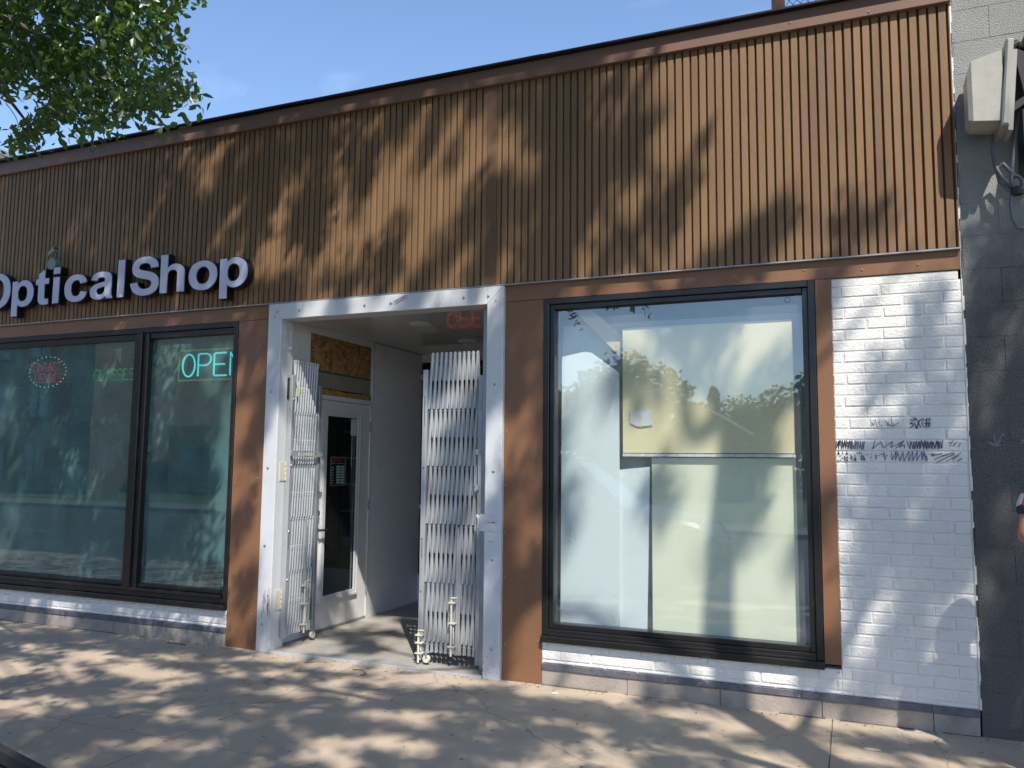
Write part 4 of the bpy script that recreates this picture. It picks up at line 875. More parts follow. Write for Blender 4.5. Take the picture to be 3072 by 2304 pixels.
# ================================================================ furniture inside the dark window
dk = thing('display_counter', 'pale display counter behind the left end of the dark window', 'counter', (-7.7, .9, 0))
part('counter_body', MB().bev(-9.0, -7.55, .55, 1.1, .03, 1.15, .01), mat('counter_white', (.42, .42, .42), .6), dk); part('counter_top', MB().bev(-9.05, -7.5, .5, 1.15, 1.151, 1.19, .01), MT['white'], dk)
part('counter_shelf', MB().box(-9.0, -7.6, .44, .549, .80, .82), MT['white'], dk)
ch = thing('office_chair', 'beige rounded chair back seen low through the dark window', 'chair', (-5.55, .9, 0))
s = MB(); vs = []; n_ = 18; W_, H_ = .24, .34
pts = [(-5.45+W_*(abs(cos(a))**.5*(1 if cos(a) > 0 else -1)), .93+H_*(abs(sin(a))**.5*(1 if sin(a) > 0 else -1))) for a in [2*pi*k/28 for k in range(28)]]
s.prism(pts, .62, .69); part('backrest', s, mat('beige_fabric', (.50, .42, .30), .9), ch)
part('seat', MB().bev(-5.70, -5.20, .70, 1.15, .48, .56, .02), mat('beige_fabric_seat', (.45, .38, .27), .9), ch)
s = MB(); s.cyl((-5.45, .9, .1), (-5.45, .9, .48), .03, 10)
for k in range(5): s.tube([(-5.45, .9, .12), (-5.45+.28*cos(k*1.2566), .9+.28*sin(k*1.2566), .07)], [.025, .018], 8)
part('chair_base', s, MT['rubber'], ch)
dsk = thing('desk', 'low grey desk deeper behind the dark window', 'desk', (-6.6, 1.6, 0))
part('desktop', MB().bev(-7.3, -6.0, 1.3, 1.9, .72, .76, .008), mat('grey_laminate', (.3, .33, .34), .5), dsk)
for x in (-7.25, -6.1):
    for y in (1.35, 1.8): part('leg', MB().box(x, x+.05, y, y+.05, .03, .719), MT['steeld'], dsk)
sh = thing('eyewear_shelf', 'tall shelf unit with yellow backed rows deep inside the shop', 'shelf', (-6.3, 5.2, 0))
s = MB()
for z in (.4, .8, 1.2, 1.6, 2.0): s.box(-7.2, -5.0, 5.0, 5.4, z, z+.03)
part('shelf_board', s, mat('pale_shelf', (.5, .5, .48), .6), sh); part('back_panel', MB().box(-7.2, -5.0, 5.41, 5.45, .1, 2.3), mat('ochre_panel', (.45, .32, .12), .7), sh)

# ================================================================ trees
def leaf_mesh(name, C, D, U, Ls, Ws, m):
    """C centres, D leaf axis, U leaf side axis (n,3); each leaf is a folded six-point blade"""
    n = len(C); Ls = Ls[:, None]; Ws = Ws[:, None]
    Nn = np.cross(D, U); 
    base = C; p1 = C + D*Ls*.38 + U*Ws*.5 + Nn*Ws*.16; p2 = C + D*Ls*.75 + U*Ws*.33 + Nn*Ws*.10; tip = C + D*Ls; p3 = C + D*Ls*.75 - U*Ws*.33 + Nn*Ws*.10; p4 = C + D*Ls*.38 - U*Ws*.5 + Nn*Ws*.16
    mid = C + D*Ls*.55
    V = np.stack([base, p1, p2, tip, p3, p4], 1).reshape(-1, 3)
    me = bpy.data.meshes.new(name); me.vertices.add(len(V)); me.vertices.foreach_set('co', V.astype(np.float32).ravel())
    F = np.array([[0, 1, 2, 3], [0, 3, 4, 5]]); idx = (np.arange(n)[:, None, None]*6 + F[None]).reshape(-1)
    me.loops.add(len(idx)); me.loops.foreach_set('vertex_index', idx.astype(np.int32)); nf = 2*n
    me.polygons.add(nf); me.polygons.foreach_set('loop_start', (np.arange(nf)*4).astype(np.int32)); me.polygons.foreach_set('loop_total', np.full(nf, 4, np.int32))
    me.update(); me.validate(); me.materials.append(m); return me
RN = np.random.RandomState(7)
def unit(v): return v/np.maximum(np.linalg.norm(v, axis=1, keepdims=True), 1e-9)
def twigs(P, A, nleaf, spread, ll, jit=.55):
    """leaves strung along short twigs: P twig roots, A twig axes"""
    k = len(P); t = RN.rand(k, nleaf)*spread
    C = (P[:, None, :] + A[:, None, :]*(t[..., None]-spread/2) + RN.normal(0, .035, (k, nleaf, 3))).reshape(-1, 3)
    Ax = np.repeat(A, nleaf, 0); side = unit(np.cross(Ax, RN.normal(size=Ax.shape)))
    D = unit(Ax*.5 + side*.9 + RN.normal(0, jit*.5, Ax.shape) + np.array([0, 0, -.25])); U = unit(np.cross(D, RN.normal(size=D.shape)))
    n = len(C); L_ = ll*(.7+.6*RN.rand(n)); return C, D, U, L_, L_*(.42+.16*RN.rand(n))
# camera frustum test
Rm = np.array([list(_r2), list(_u2), list(_f)])
def seen(P, m=60):
    q = (P - np.array(CAMP)) @ Rm.T; z = np.maximum(q[:, 2], 1e-3); X = 1536+2446.7*q[:, 0]/z; Y = 1152-2446.7*q[:, 1]/z
    return (q[:, 2] > .05) & (X > -m) & (X < 3072+m) & (Y > -m) & (Y < 2304+m)
def inpoly(x, y, poly):
    c = np.zeros(len(x), bool); n = len(poly)
    for i in range(n):
        x0, y0 = poly[i]; x1, y1 = poly[(i+1) % n]
        if y0 == y1: continue
        t = ((y0 > y) != (y1 > y)) & (x < (x1-x0)*(y-y0)/(y1-y0)+x0); c ^= t
    return c
def vnoise(u, v, seed):
    r = np.random.RandomState(seed).rand(256, 256); iu = np.floor(u).astype(int); iv = np.floor(v).astype(int); fu = u-iu; fv = v-iv
    fu = fu*fu*(3-2*fu); fv = fv*fv*(3-2*fv); g = lambda a, b: r[a % 256, b % 256]
    return (g(iu, iv)*(1-fu)+g(iu+1, iv)*fu)*(1-fv)+(g(iu, iv+1)*(1-fu)+g(iu+1, iv+1)*fu)*fv
ELL = [  # crowns: centre, radii
 ((-5.2, -5.6, 9.0), (5.0, 4.6, 5.6), 0), ((3.4, -6.2, 9.4), (4.6, 4.2, 6.0), 1)]
# how much of the front is shaded, in coordinates slid along the sunbeams onto the wall plane
SH = [ # x, z, rx, rz, weight
 (-7.6, 3.9, 1.5, 1.2, .95), (-8.2, 1.5, 1.6, 1.6, .5), (-5.5, 3.9, .5, .6, .35), (-5.6, 3.2, .5, .4, .75), (-4.9, 3.2, .5, .5, .5), (-4.9, 4.1, .5, .5, .45), (-4.2, 3.7, .6, 1.2, .35), (-3.4, 3.9, .7, .9, .45), (-3.3, 3.2, .8, .4, .22),
 (-2.45, 3.5, .35, .8, .60), (-1.9, 3.9, .5, .7, .85), (-2.0, 3.2, .4, .5, .9), (-1.4, 3.3, .35, .5, .75), (-.6, 3.1, .6, .35, .3), (.4, 3.1, .35, .25, .22), (-.6, 4.2, .9, .6, .02),
 (-6.5, 2.0, 1.5, .8, .6), (-6.5, 1.0, 1.5, .6, .38), (-4.75, 2.3, .25, .5, .55), (-4.75, 1.5, .3, .5, .15), (-4.65, .5, .3, .4, .5), (-3.5, 2.8, 1, .2, .2), (-4.1, 1.2, .5, 1.0, .12), (-3.3, 1.0, .5, .9, .25), (-2.9, 1.7, .3, .9, .45), (-2.45, 1.2, .15, 1.2, .78), (-2.2, .6, .25, .6, .35), (-2.2, 2.2, .3, .8, .78),
 (-1.4, 2.0, .6, .7, .16), (-.8, 2.2, .5, .6, .24), (-1.5, .8, .5, .7, .04), (-.6, .9, .45, .7, .10), (-.05, 2.3, .2, .4, .25), (.2, 1.9, .3, .35, .5), (.02, 1.1, .2, .6, .15), (.5, 1.6, .25, .7, .85), (.38, .9, .3, .4, .8), (.45, .5, .15, .15, .1), (.0, .3, .3, .2, .6), (1.0, 2.7, .3, .4, .62), (1.2, 1.1, .5, 1.2, 1.0), (1.1, .2, .5, .8, .9),
 (-5.5, -.7, 2.2, .7, .62), (-5.8, -2.0, 2.0, .8, .56), (-7.6, -1.5, 1.5, 1.5, .5), (-3.3, -.5, .7, .4, .36), (-3.2, -1.6, 1.2, .6, .74), (-3.9, -2.8, 1.6, .8, .66), (-1.8, -1.2, 1.0, .8, .66), (-1.9, -2.6, 1.3, 1.1, .64), (-.3, -.6, .5, .35, .30), (-.5, -1.8, .8, .8, .55), (.6, -.8, .5, .5, .25), (-5.8, -3.8, 2, 1.0, .55), (.9, -2, .9, 1.2, .7), (-3, -4.6, 3, 1.0, .6),
]
def shade(x, z):
    s = np.zeros_like(x); wsum = np.zeros_like(x)+1e-4
    for (cx, cz, rx, rz, wt) in SH:
        g = np.exp(-1.6*(((x-cx)/rx)**2+((z-cz)/rz)**2)); s += g*wt; wsum += g
    v = s/np.maximum(wsum, .35)
    return v*.95
def make_shadow_leaves(N):
    X = RN.uniform(-9.6, 2.2, N); Z = RN.uniform(-6.5, 5.2, N)
    F = shade(X, Z)
    F = np.where((X > -1.25) & (X < 1.0) & (Z > 3.5), np.minimum(F, .03), F)
    F = np.where((X < -6.1) & (Z > 2.9) & (Z < 4.8), np.maximum(F, .9), F)
    F = np.where((X > -.95) & (X < 1.4) & (Z > 3.22), .0, F); F = np.where((X > -1.95) & (X < -.25) & (Z > .35) & (Z < 2.6), np.minimum(F, .2), F)
    c, s = .42, .907; a = X*c+Z*s; b = X*s-Z*c
    n1 = .6*vnoise(a/.50+40, b/.15+9, 3)+.4*vnoise(a/.22+4, b/.085+77, 5)
    n2 = .5*vnoise(X/.42+31, Z/.25+13, 8)+.5*vnoise(X/.2+3, Z/.11+50, 9)
    nn_ = np.where(Z > 0, n1, n2); rk = np.argsort(np.argsort(nn_))/N   # uniform rank
    keep = rk < F*1.0
    return X[keep], Z[keep]
def to_crown(X, Z, which=None):
    """slide each shade point back along its sunbeam into a crown"""
    n = len(X); best = np.zeros((n, 3)); ok = np.zeros(n, bool); own = np.zeros(n, int)
    for _ in range(14):
        t = RN.uniform(2.0, 10.0, n); P = np.stack([X+.698*t, -t, Z+1.57*t], 1)
        for (c, r, i) in ELL:
            ins = (((P-np.array(c))/np.array(r))**2).sum(1) < 1
            ins &= (P[:, 2] > 3.4) & ~ok & ~seen(P, 150)
            best[ins] = P[ins]; own[ins] = i; ok |= ins
    return best[ok], own[ok]
X, Z = make_shadow_leaves(38000)
P, own = to_crown(X, Z); print('SHADE', len(X), len(P))
LEAF = leafmat('elm_leaf', (.035, .075, .014)); LEAF2 = leafmat('near_leaf', (.05, .11, .018), .45)
BARK = mat('grey_bark', (.10, .08, .06), .95, var=.3, vscale=8, bump=1, bscale=30, stretch=(1, 1, .2))
def limb(s, pts, r0, r1, n=8):
    # smooth polyline with a little wander
    pts = [Vector(p) for p in pts]; out = []
    for i in range(len(pts)-1):
        p0 = pts[max(i-1, 0)]; p1 = pts[i]; p2 = pts[i+1]; p3 = pts[min(i+2, len(pts)-1)]
        for k in range(5):
            t = k/5; out.append(.5*((2*p1)+(p2-p0)*t+(2*p0-5*p1+4*p2-p3)*t*t+(3*p1-p0-3*p2+p3)*t**3))
    out.append(pts[-1]); m = len(out)
    s.tube(out, [r0+(r1-r0)*(i/(m-1))**.8 for i in range(m)], n)
def street_tree(idx, label, base, fork, tops, extra_limbs, extra_leaves=None):
    t = thing('street_tree', label, 'tree', base, 'street trees along the kerb')
    s = MB(); bx, by, bz = base
    s.tube([(bx, by, -.05), (bx, by, .12), (bx+.01, by, .6)], [.26, .20, .175], 12)
    limb(s, [(bx+.01, by, .59)] + fork, .165, .03, 12)
    part('trunk', s, BARK, t, smooth=True)
    s = MB(); rd = random.Random(40+idx)
    for e in extra_limbs: limb(s, e[0], e[1], e[2], 7)
    Pm = P[own == idx]; fk = np.array(fork[-1])
    sel = Pm[RN.choice(len(Pm), min(tops, len(Pm)), replace=False)]
    spine = [np.array(q) for q in fork] 
    for q in sel:
        st = spine[rd.randrange(len(spine)//2, len(spine))]; st = Vector(st); q = Vector(q)
        mid = st.lerp(q, .5)+Vector((rd.uniform(-.3, .3), rd.uniform(-.3, .3), rd.uniform(.1, .6)))
        pts = [st, mid, q]
        chk = np.array([list(st.lerp(mid, k/6)) for k in range(7)]+[list(mid.lerp(q, k/6)) for k in range(7)])
        if seen(chk, 30).any(): continue
        px_ = chk[:, 0]+.698*chk[:, 1]; pz_ = chk[:, 2]+1.57*chk[:, 1]
        if ((px_ > -1.3) & (px_ < .9) & (pz_ > 3.3) & (pz_ < 4.8)).any() or ((px_ > -1.95) & (px_ < -.25) & (pz_ > .4) & (pz_ < 2.6)).any(): continue
        limb(s, pts, rd.uniform(.025, .05), .008, 5)
    part('branches', s, BARK, t, smooth=True)
    A = unit(np.array([.36, 0, .80]) + RN.normal(0, .38, Pm.shape)); A = np.where(RN.rand(len(A), 1) < .5, -A, A)
    C, D, U, L_, W_ = twigs(Pm, A, 8, .13, .085)
    ok = ~seen(C, 20); arr = [C[ok], D[ok], U[ok], L_[ok], W_[ok]]
    # the rest of the crown, whose shade falls on the roof and beyond the picture
    c, r, _ = ELL[idx]; c = np.array(c); r = np.array(r); Q = unit(RN.normal(size=(5200, 3)))*(RN.rand(5200, 1)**.4)*r*1.05+c
    tt = -Q[:, 1]; xx = Q[:, 0]-.698*tt; zz = Q[:, 2]-1.57*tt
    outw = ((zz > 4.9) | (zz < -6.3) | (xx > 2.0) | (xx < -9.8)) & (Q[:, 2] > 4) & ~seen(Q, 200) & (Q[:, 1] < -1)
    Q = Q[outw]; A = unit(RN.normal(size=Q.shape)); a2 = twigs(Q, A, 8, .4, .11); 
    for k in range(5): arr[k] = np.concatenate([arr[k], a2[k]])
    me = leaf_mesh('crown', *arr, LEAF); me.transform(Matrix.Translation((-bx, -by, -bz)))
    o = bpy.data.objects.new('crown', me); COL.objects.link(o); o.parent = t
    if extra_leaves is not None:
        me = leaf_mesh('low_foliage', *extra_leaves, LEAF2); me.transform(Matrix.Translation((-bx, -by, -bz)))
        o = bpy.data.objects.new('low_foliage', me); COL.objects.link(o); o.parent = t
# foliage of the left tree that hangs into the picture
n = 5200
LEAFPOLY = [(a_-.08, b_+.10) for a_, b_ in LEAFPOLY]; lp = np.array(LEAFPOLY); x = RN.uniform(lp[:, 0].min(), lp[:, 0].max(), n); z = RN.uniform(lp[:, 1].min(), lp[:, 1].max(), n)
ins = inpoly(x, z, LEAFPOLY)
for (gx, gz, gr) in ((-5.15, 4.60, .13), (-4.62, 4.38, .10), (-5.36, 3.66, .10), (-5.45, 4.05, .10), (-4.15, 3.75, .08), (-4.40, 4.12, .06), (-4.72, 3.82, .07), (-5.0, 4.2, .06), (-3.98, 4.2, .05)):
    ins &= (((x-gx)/gr)**2+((z-gz)/gr/.8)**2) > 1*(.6+.5*RN.rand(n))
a = x*.55-z*.83; b = x*.83+z*.55; nz = .6*vnoise(b/.26+8, a/.12+3, 21)+.4*vnoise(x/.1, z/.1+9, 22); ins &= nz > .36-.07*(z > 4.2)
x, z = x[ins], z[ins]; dpt = RN.uniform(-.5, .6, len(x)); NP = np.stack([x-1.22*dpt, -1.9+dpt, z+.73*dpt], 1)
NA = unit(np.array([.45, .1, -.75])+RN.normal(0, .3, NP.shape))
ex = twigs(NP, NA, 4, .12, .060)
nl_ = [([(-6, -3.9, 4.2), (-5.6, -3.0, 4.6), (-4.9, -2.3, 4.86), (-4.2, -2.0, 4.78), (-3.85, -1.95, 4.65)], .045, .010),
       ([(-5.6, -3.0, 4.55), (-5.0, -2.2, 4.40), (-4.6, -1.95, 4.15), (-4.25, -1.9, 3.90), (-4.0, -1.9, 3.72)], .028, .004),
       ([(-4.9, -2.3, 4.84), (-4.5, -2.0, 4.60), (-4.2, -1.9, 4.30), (-3.9, -1.9, 4.05), (-3.75, -1.85, 3.80)], .016, .004),
       ([(-5.0, -2.2, 4.40), (-4.9, -2.0, 4.15), (-4.75, -1.9, 3.95), (-4.5, -1.85, 3.75)], .013, .003),
       ([(-6, -3.9, 4.1), (-5.7, -2.8, 4.3), (-5.4, -2.1, 4.15), (-5.2, -1.9, 3.9), (-5.08, -1.85, 3.68)], .03, .004),
       ([(-4.55, -2.15, 4.84), (-4.2, -1.9, 4.55), (-4.0, -1.85, 4.45)], .010, .003)]
rd = random.Random(3)
for i in range(46):
    q = NP[rd.randrange(len(NP))]; q = Vector(q); nl_.append(([tuple(q+Vector((-.16, -.02, .20))), tuple(q+Vector((-.06, .0, .07))), tuple(q+Vector((.0, 0, -.10)))], .004, .0015))
street_tree(0, 'leafy street tree whose drooping branches overhang the left end of the roof', (-6.2, -3.75, 0), [(-6.18, -3.75, 2.2), (-6.1, -3.85, 4.0), (-5.9, -4.3, 6.0), (-5.5, -4.9, 8.0), (-5.2, -5.3, 10.5)], 70, nl_, ex)
st = lambda x_, z_, t_: (x_+.698*t_, -t_, z_+1.57*t_)
brB = [([(1.88, -3.72, 5.6), st(-1.7, .7, 4.2), st(-2.6, .2, 4.6), st(-3.3, -.3, 4.9)], .05, .02),
       ([st(-2.6, .2, 4.6), st(-3.3, .6, 4.9), st(-4.2, 1.0, 5.1)], .03, .012),
       ([(2.0, -3.8, 8.0), st(-1.4, 3.0, 4.2), st(-1.8, 4.0, 4.6)], .045, .015), ([(2.0, -3.8, 8.0), st(-.2, 2.2, 4.4), st(.4, 2.9, 4.8)], .04, .012),
       ([(1.88, -3.72, 5.0), st(.1, .8, 4.1), st(.5, 1.9, 4.6), st(.8, 2.6, 5.2)], .05, .015),
       ([(1.84, -3.7, 3.9), st(-1.9, -1.0, 3.6), st(-3.2, -1.3, 4.0), st(-4.6, -1.0, 4.4)], .055, .02),
       ([st(-3.2, -1.3, 4.0), st(-4.4, -2.0, 4.2), st(-5.4, -2.1, 4.6)], .03, .012)]
brB = [b for b in brB if not seen(np.array([list(Vector(b[0][i]).lerp(Vector(b[0][i+1]), k/8)) for i in range(len(b[0])-1) for k in range(9)]), 20).any()]
street_tree(1, 'leafy street tree by the kerb right of the doorway, seen only by its shadow', (1.86, -3.7, 0), [(1.87, -3.7, 2.5), (1.84, -3.7, 5.0), (1.80, -3.68, 6.2), (1.86, -3.72, 7.1), (1.93, -3.75, 7.9), (2.4, -4.8, 9.5), (2.9, -5.6, 11.5)], 80, brB)

# ================================================================ across the street (seen in the glazing)
FL = leafmat('far_leaf', (.05, .085, .02), .2)
def far_crown(name, seed, conifer=False):
    r_ = np.random.RandomState(seed); n = 2800
    if conifer:
        h = r_.rand(n)**.8; R_ = (1-h)*1.7+.03; a = r_.rand(n)*2*pi; rr_ = R_*(.55+.45*r_.rand(n))*(.75+.25*np.sin(h*50)); C = np.stack([rr_*np.cos(a), rr_*np.sin(a), .6+h*6-rr_*.25], 1)
    else:
        lobes = r_.normal(0, 1, (16, 3))*np.array([1.3, 1.3, 1.1])+np.array([0, 0, 4.2]); k = r_.randint(0, 16, n)
        C = lobes[k]+unit(r_.normal(size=(n, 3)))*(r_.rand(n, 1)**.35)*(.75+.6*r_.rand(16, 1)[k])
    D = unit(r_.normal(size=(n, 3))); U = unit(np.cross(D, r_.normal(size=(n, 3)))); L_ = .22+.2*r_.rand(n)
    return leaf_mesh(name, C, D, U, L_, L_*.7, FL)
fars = [far_crown('crown', s_) for s_ in (1, 2, 3)]; con = far_crown('crown', 9, True)
tks = MB(); tks.tube([(0, 0, -.1), (.05, 0, 1.8), (0, .05, 3.8)], [.2, .15, .06], 8); tkm = tks.build('trunk', BARK); tkme = tkm.data; bpy.data.objects.remove(tkm)
FT = [(-25, -44, .9), (-20.5, -44, 1.12), (-16.3, -46, 1.18), (-13.4, -42, 1.05), (-10.9, -45, .95), (-9.0, -47, .88), (-6.0, -44, .72), (-4.9, -44, .78), (-3.2, -45, .74), (-1, -43, .9), (3, -46, 1.0), (9, -44, 1.1), (-30, -48, 1.2), (-36, -46, 1.2), (15, -45, 1.2), (-18, -30, .62), (-24, -31, .6), (-9.9, -33.5, .50), (-3.6, -33.5, .46), (-12.2, -36, .72), (-2.0, -37, .66)]
ORD = 'first second third fourth fifth sixth seventh eighth ninth tenth eleventh twelfth thirteenth fourteenth fifteenth sixteenth seventeenth eighteenth nineteenth twentieth twenty-first'.split()
for i, (x_, y_, sc_f) in enumerate(FT):
    t = thing('far_tree', f'leafy tree, {ORD[sorted(FT).index(FT[i])]} from the far left in the rows across the street', 'tree', (x_, y_, 0), 'trees across the street'); t.scale = (sc_f*1.3, sc_f*1.3, sc_f*1.06); t.rotation_euler = (0, 0, i*1.3)
    for nm, me in (('crown', fars[i % 3]), ('trunk', tkme)):
        o = bpy.data.objects.new(nm, me); COL.objects.link(o); o.parent = t
    if not tkme.materials: tkme.materials.append(BARK)
for i, (x_, y_, sc_f) in enumerate([(-7.4, -43, .92), (-1.6, -47, .8)]):
    t = thing('spruce_tree', ['taller dark pointed spruce behind the gabled house across the street', 'smaller dark pointed spruce right of the gabled house across the street'][i], 'tree', (x_, y_, 0), 'spruces across the street'); t.scale = (sc_f, sc_f, sc_f)
    for nm, me in (('crown', con), ('trunk', tkme)):
        o = bpy.data.objects.new(nm, me); COL.objects.link(o); o.parent = t
# small gabled house
hs_ = thing('gabled_house', 'small pale gabled house across the street, reflected in the big window', 'house', (-6.4, -37, 0))
s = MB(); s.box(-9.2, -4.2, -40, -34.5, -.03, 2.7); s.prism([(-9.2, 2.7), (-4.2, 2.7), (-6.7, 4.2)], -39.9, -34.6); part('house_wall', s, mat('house_siding', (.22, .21, .19), .8), hs_)
s = MB(); s.prism([(-9.6, 2.55), (-6.7, 4.3), (-6.7, 4.45), (-9.6, 2.7)], -40.4, -34.1); s.prism([(-3.8, 2.55), (-6.7, 4.3), (-6.7, 4.45), (-3.8, 2.7)], -40.4, -34.1); part('house_roof', s, mat('house_shingles', (.12, .11, .10), .9), hs_)
s = MB(); s.box(-8.6, -7.4, -34.5, -34.45, 1.0, 2.2); s.box(-6.0, -4.8, -34.5, -34.45, 1.0, 2.2); part('house_window', s, MT['black'], hs_)
# apartment block
ap = thing('apartment_block', 'brown and brick red apartment block across the street, reflected in the dark window', 'building', (-45, -25, 0))
s = MB(); s.box(-64, -32.8, -36, -22, -.03, 12); part('apartment_wall', s, mat('beige_brown_brick', (.24, .19, .15), .85, var=.12), ap)
s = MB(); s.box(-35.4, -34.2, -22, -21.9, 0, 12.1); s.box(-45.4, -44.2, -22, -21.9, 0, 12.1); s.box(-64, -36.0, -22, -21.93, 2.6, 3.5); part('brick_band', s, mat('red_brick_band', (.26, .09, .06), .85), ap)
gm = mat('far_glass', (.18, .26, .34), .2)
for fl_i in range(4):
    for k in range(9):
        x0 = -36.9-k*2.9
        s = MB(); s.box(x0, x0+1.25, -22.0, -21.95, .7+fl_i*2.9 if fl_i else .9, 2.2+fl_i*2.9); wv = part('apartment_window', s, gm, ap)
        s = MB(); s.box(x0+.58, x0+.66, -21.949, -21.93, .72+fl_i*2.9, 2.18+fl_i*2.9); s.box(x0-.1, x0+1.35, -21.99, -21.90, .6+fl_i*2.9, .69+fl_i*2.9); part('mullion', s, MT['dark'], wv)
st_ = thing('corner_store', 'low beige corner store with an orange sign band across the street', 'building', (-25, -28, 0))
part('store_wall', MB().box(-32.0, -20.0, -34, -26, -.03, 3.3), mat('store_wall', (.42, .36, .27), .8), st_); part('sign_band', MB().box(-31.5, -20.5, -26, -25.9, 2.5, 3.1), mat('orange_band', (.55, .25, .08), .6), st_)
s = MB()
for k in range(5): s.box(-31+k*2.1, -29.4+k*2.1, -26, -25.95, .5, 2.2)
part('store_window', s, gm, st_)

# building behind the roof line at the far left
ov = thing('neighbouring_house', 'far pale building with a beige overhanging eave peeking above the left end of the roof', 'house', (-18, 9, 0))
part('house_wall', MB().box(-26, -14.9, 2.0, 16, 0, 6.93), mat('pale_stucco', (.55, .55, .57), .8), ov)
part('soffit_board', MB().box(-26.5, -14.05, 1.5, 16.5, 6.931, 6.96), mat('beige_soffit', (.42, .35, .27), .7), ov)
s = MB(); s.box(-26.6, -14.0, 1.4, 16.6, 6.961, 7.00); part('eave_trim', s, MT['cream'], ov)
s = MB(); s.box(-26.7, -13.96, 1.35, 16.65, 7.001, 7.09); part('roof_edge', s, MT['steeld'], ov)

# ================================================================ parked cars
def car(label, paint, loc, rot):
    t = thing('parked_car', label, 'car', loc, 'cars parked along the kerb'); t.rotation_euler = (0, 0, rot)
    def pt(name, s, m, par=None, smooth=False):
        o = s.build(name, m, None, smooth); o.parent = par or t; return o
    # loft: stations along x (nose at +x), each a half profile mirrored
    ST = [(-2.25, .35, .78, .62), (-2.15, .25, .98, .80), (-1.6, .2, 1.02, .88), (-.9, .2, 1.0, .90), (.0, .2, .98, .91), (.9, .2, .96, .90), (1.5, .2, .92, .88), (2.0, .22, .84, .80), (2.2, .28, .70, .66), (2.26, .36, .58, .50)]
    s = MB(); n = 14; rings = []
    for (x, zl, zh, hw) in ST:
        rg = []
        for k in range(n):
            a = pi*k/(n-1); c_, s_ = cos(a), sin(a)
            y = hw*(abs(c_)**.45)*(1 if c_ > 0 else -1); z = zl+(zh-zl)*(s_**.5 if s_ > 0 else 0); rg.append((x, y, z))
        rings.append(rg)
    vs = [v for r in rings for v in r]; fs = []
    for i in range(len(rings)-1):
        for k in range(n): fs.append((i*n+k, (i+1)*n+k, (i+1)*n+(k+1) % n, i*n+(k+1) % n))
    fs += [tuple(range(n)), tuple(range((len(rings)-1)*n, len(rings)*n))[::-1]]
    s.add(vs, fs); pt('car_body', s, paint, None, True)
    s = MB(); prof = [(-1.9, .95), (-1.35, 1.38), (-.2, 1.46), (.45, 1.40), (1.15, .93)]
    vs = []
    for sg in (-1, 1):
        for (x, z) in prof: vs.append((x, sg*(.80-.28*(z-.93)/.5), z))
    m_ = len(prof); fs = [(i, i+1, i+1+m_, i+m_) for i in range(m_-1)] + [tuple(range(m_)), tuple(range(2*m_-1, m_-1, -1))]
    s.add(vs, fs); gh = pt('cabin_glass', s, mat('car_glass', (.02, .03, .04), .05, var=0), None)
    s = MB()
    for sg in (-1, 1):
        s.tube([(1.17, sg*.79, .94), (.45, sg*.56, 1.42), (-.2, sg*.53, 1.475), (-1.35, sg*.57, 1.40), (-1.92, sg*.78, .95)], .03, 6); s.tube([(-.2, sg*.53, 1.45), (-.25, sg*.8, .95)], .03, 6)
    s.prism([(-1.3, 1.40), (-.2, 1.47), (.42, 1.415), (.42, 1.43), (-.2, 1.49), (-1.3, 1.42)], -.55, .55); pt('roof_and_pillars', s, paint, None)
    for x in (-1.4, 1.4):
        for sg in (-1, 1):
            s = MB(); s.cyl((x, sg*.68, .32), (x, sg*.92, .32), .32, 22); wv = pt('wheel', s, MT['rubber']); s = MB(); s.cyl((x, sg*.921, .32), (x, sg*.93, .32), .19, 16); pt('rim', s, MT['chrome'], wv)
    for sg in (-1, 1):
        s = MB(); s.ball((2.06, sg*.62, .66), .13, 12, 8, (.8, 1, .5)); pt('headlight', s, MT['chrome']); s = MB(); s.ball((-2.17, sg*.62, .75), .1, 10, 6, (.6, 1, .7)); pt('tail_light', s, mat('tail_red', (.3, .01, .01), .3))
        s = MB(); s.ball((.75, sg*.95, 1.0), .1, 10, 6, (.7, 1, .7)); pt('wing_mirror', s, MT['rubber'])
    s = MB(); s.box(2.20, 2.285, -.4, .4, .42, .56); pt('grille', s, MT['rubber'])
    s = MB(); s.tube([(2.28, -.45, .60), (2.1, -.80, .74), (1.3, -.885, .82)], .02, 6); pt('trim_strip', s, MT['rubber']); s = MB(); s.tube([(2.28, .45, .60), (2.1, .80, .74), (1.3, .885, .82)], .02, 6); pt('trim_strip', s, MT['rubber'])
    return t
CAR = mat('dark_blue_paint', (.02, .045, .10), .28, var=.03, spec=.4)
car('dark blue parked car whose front corner pokes into the lower left of the picture', CAR, (-3.76, -4.96, -.14), radians(0)).scale = (1, 1, 1.24)


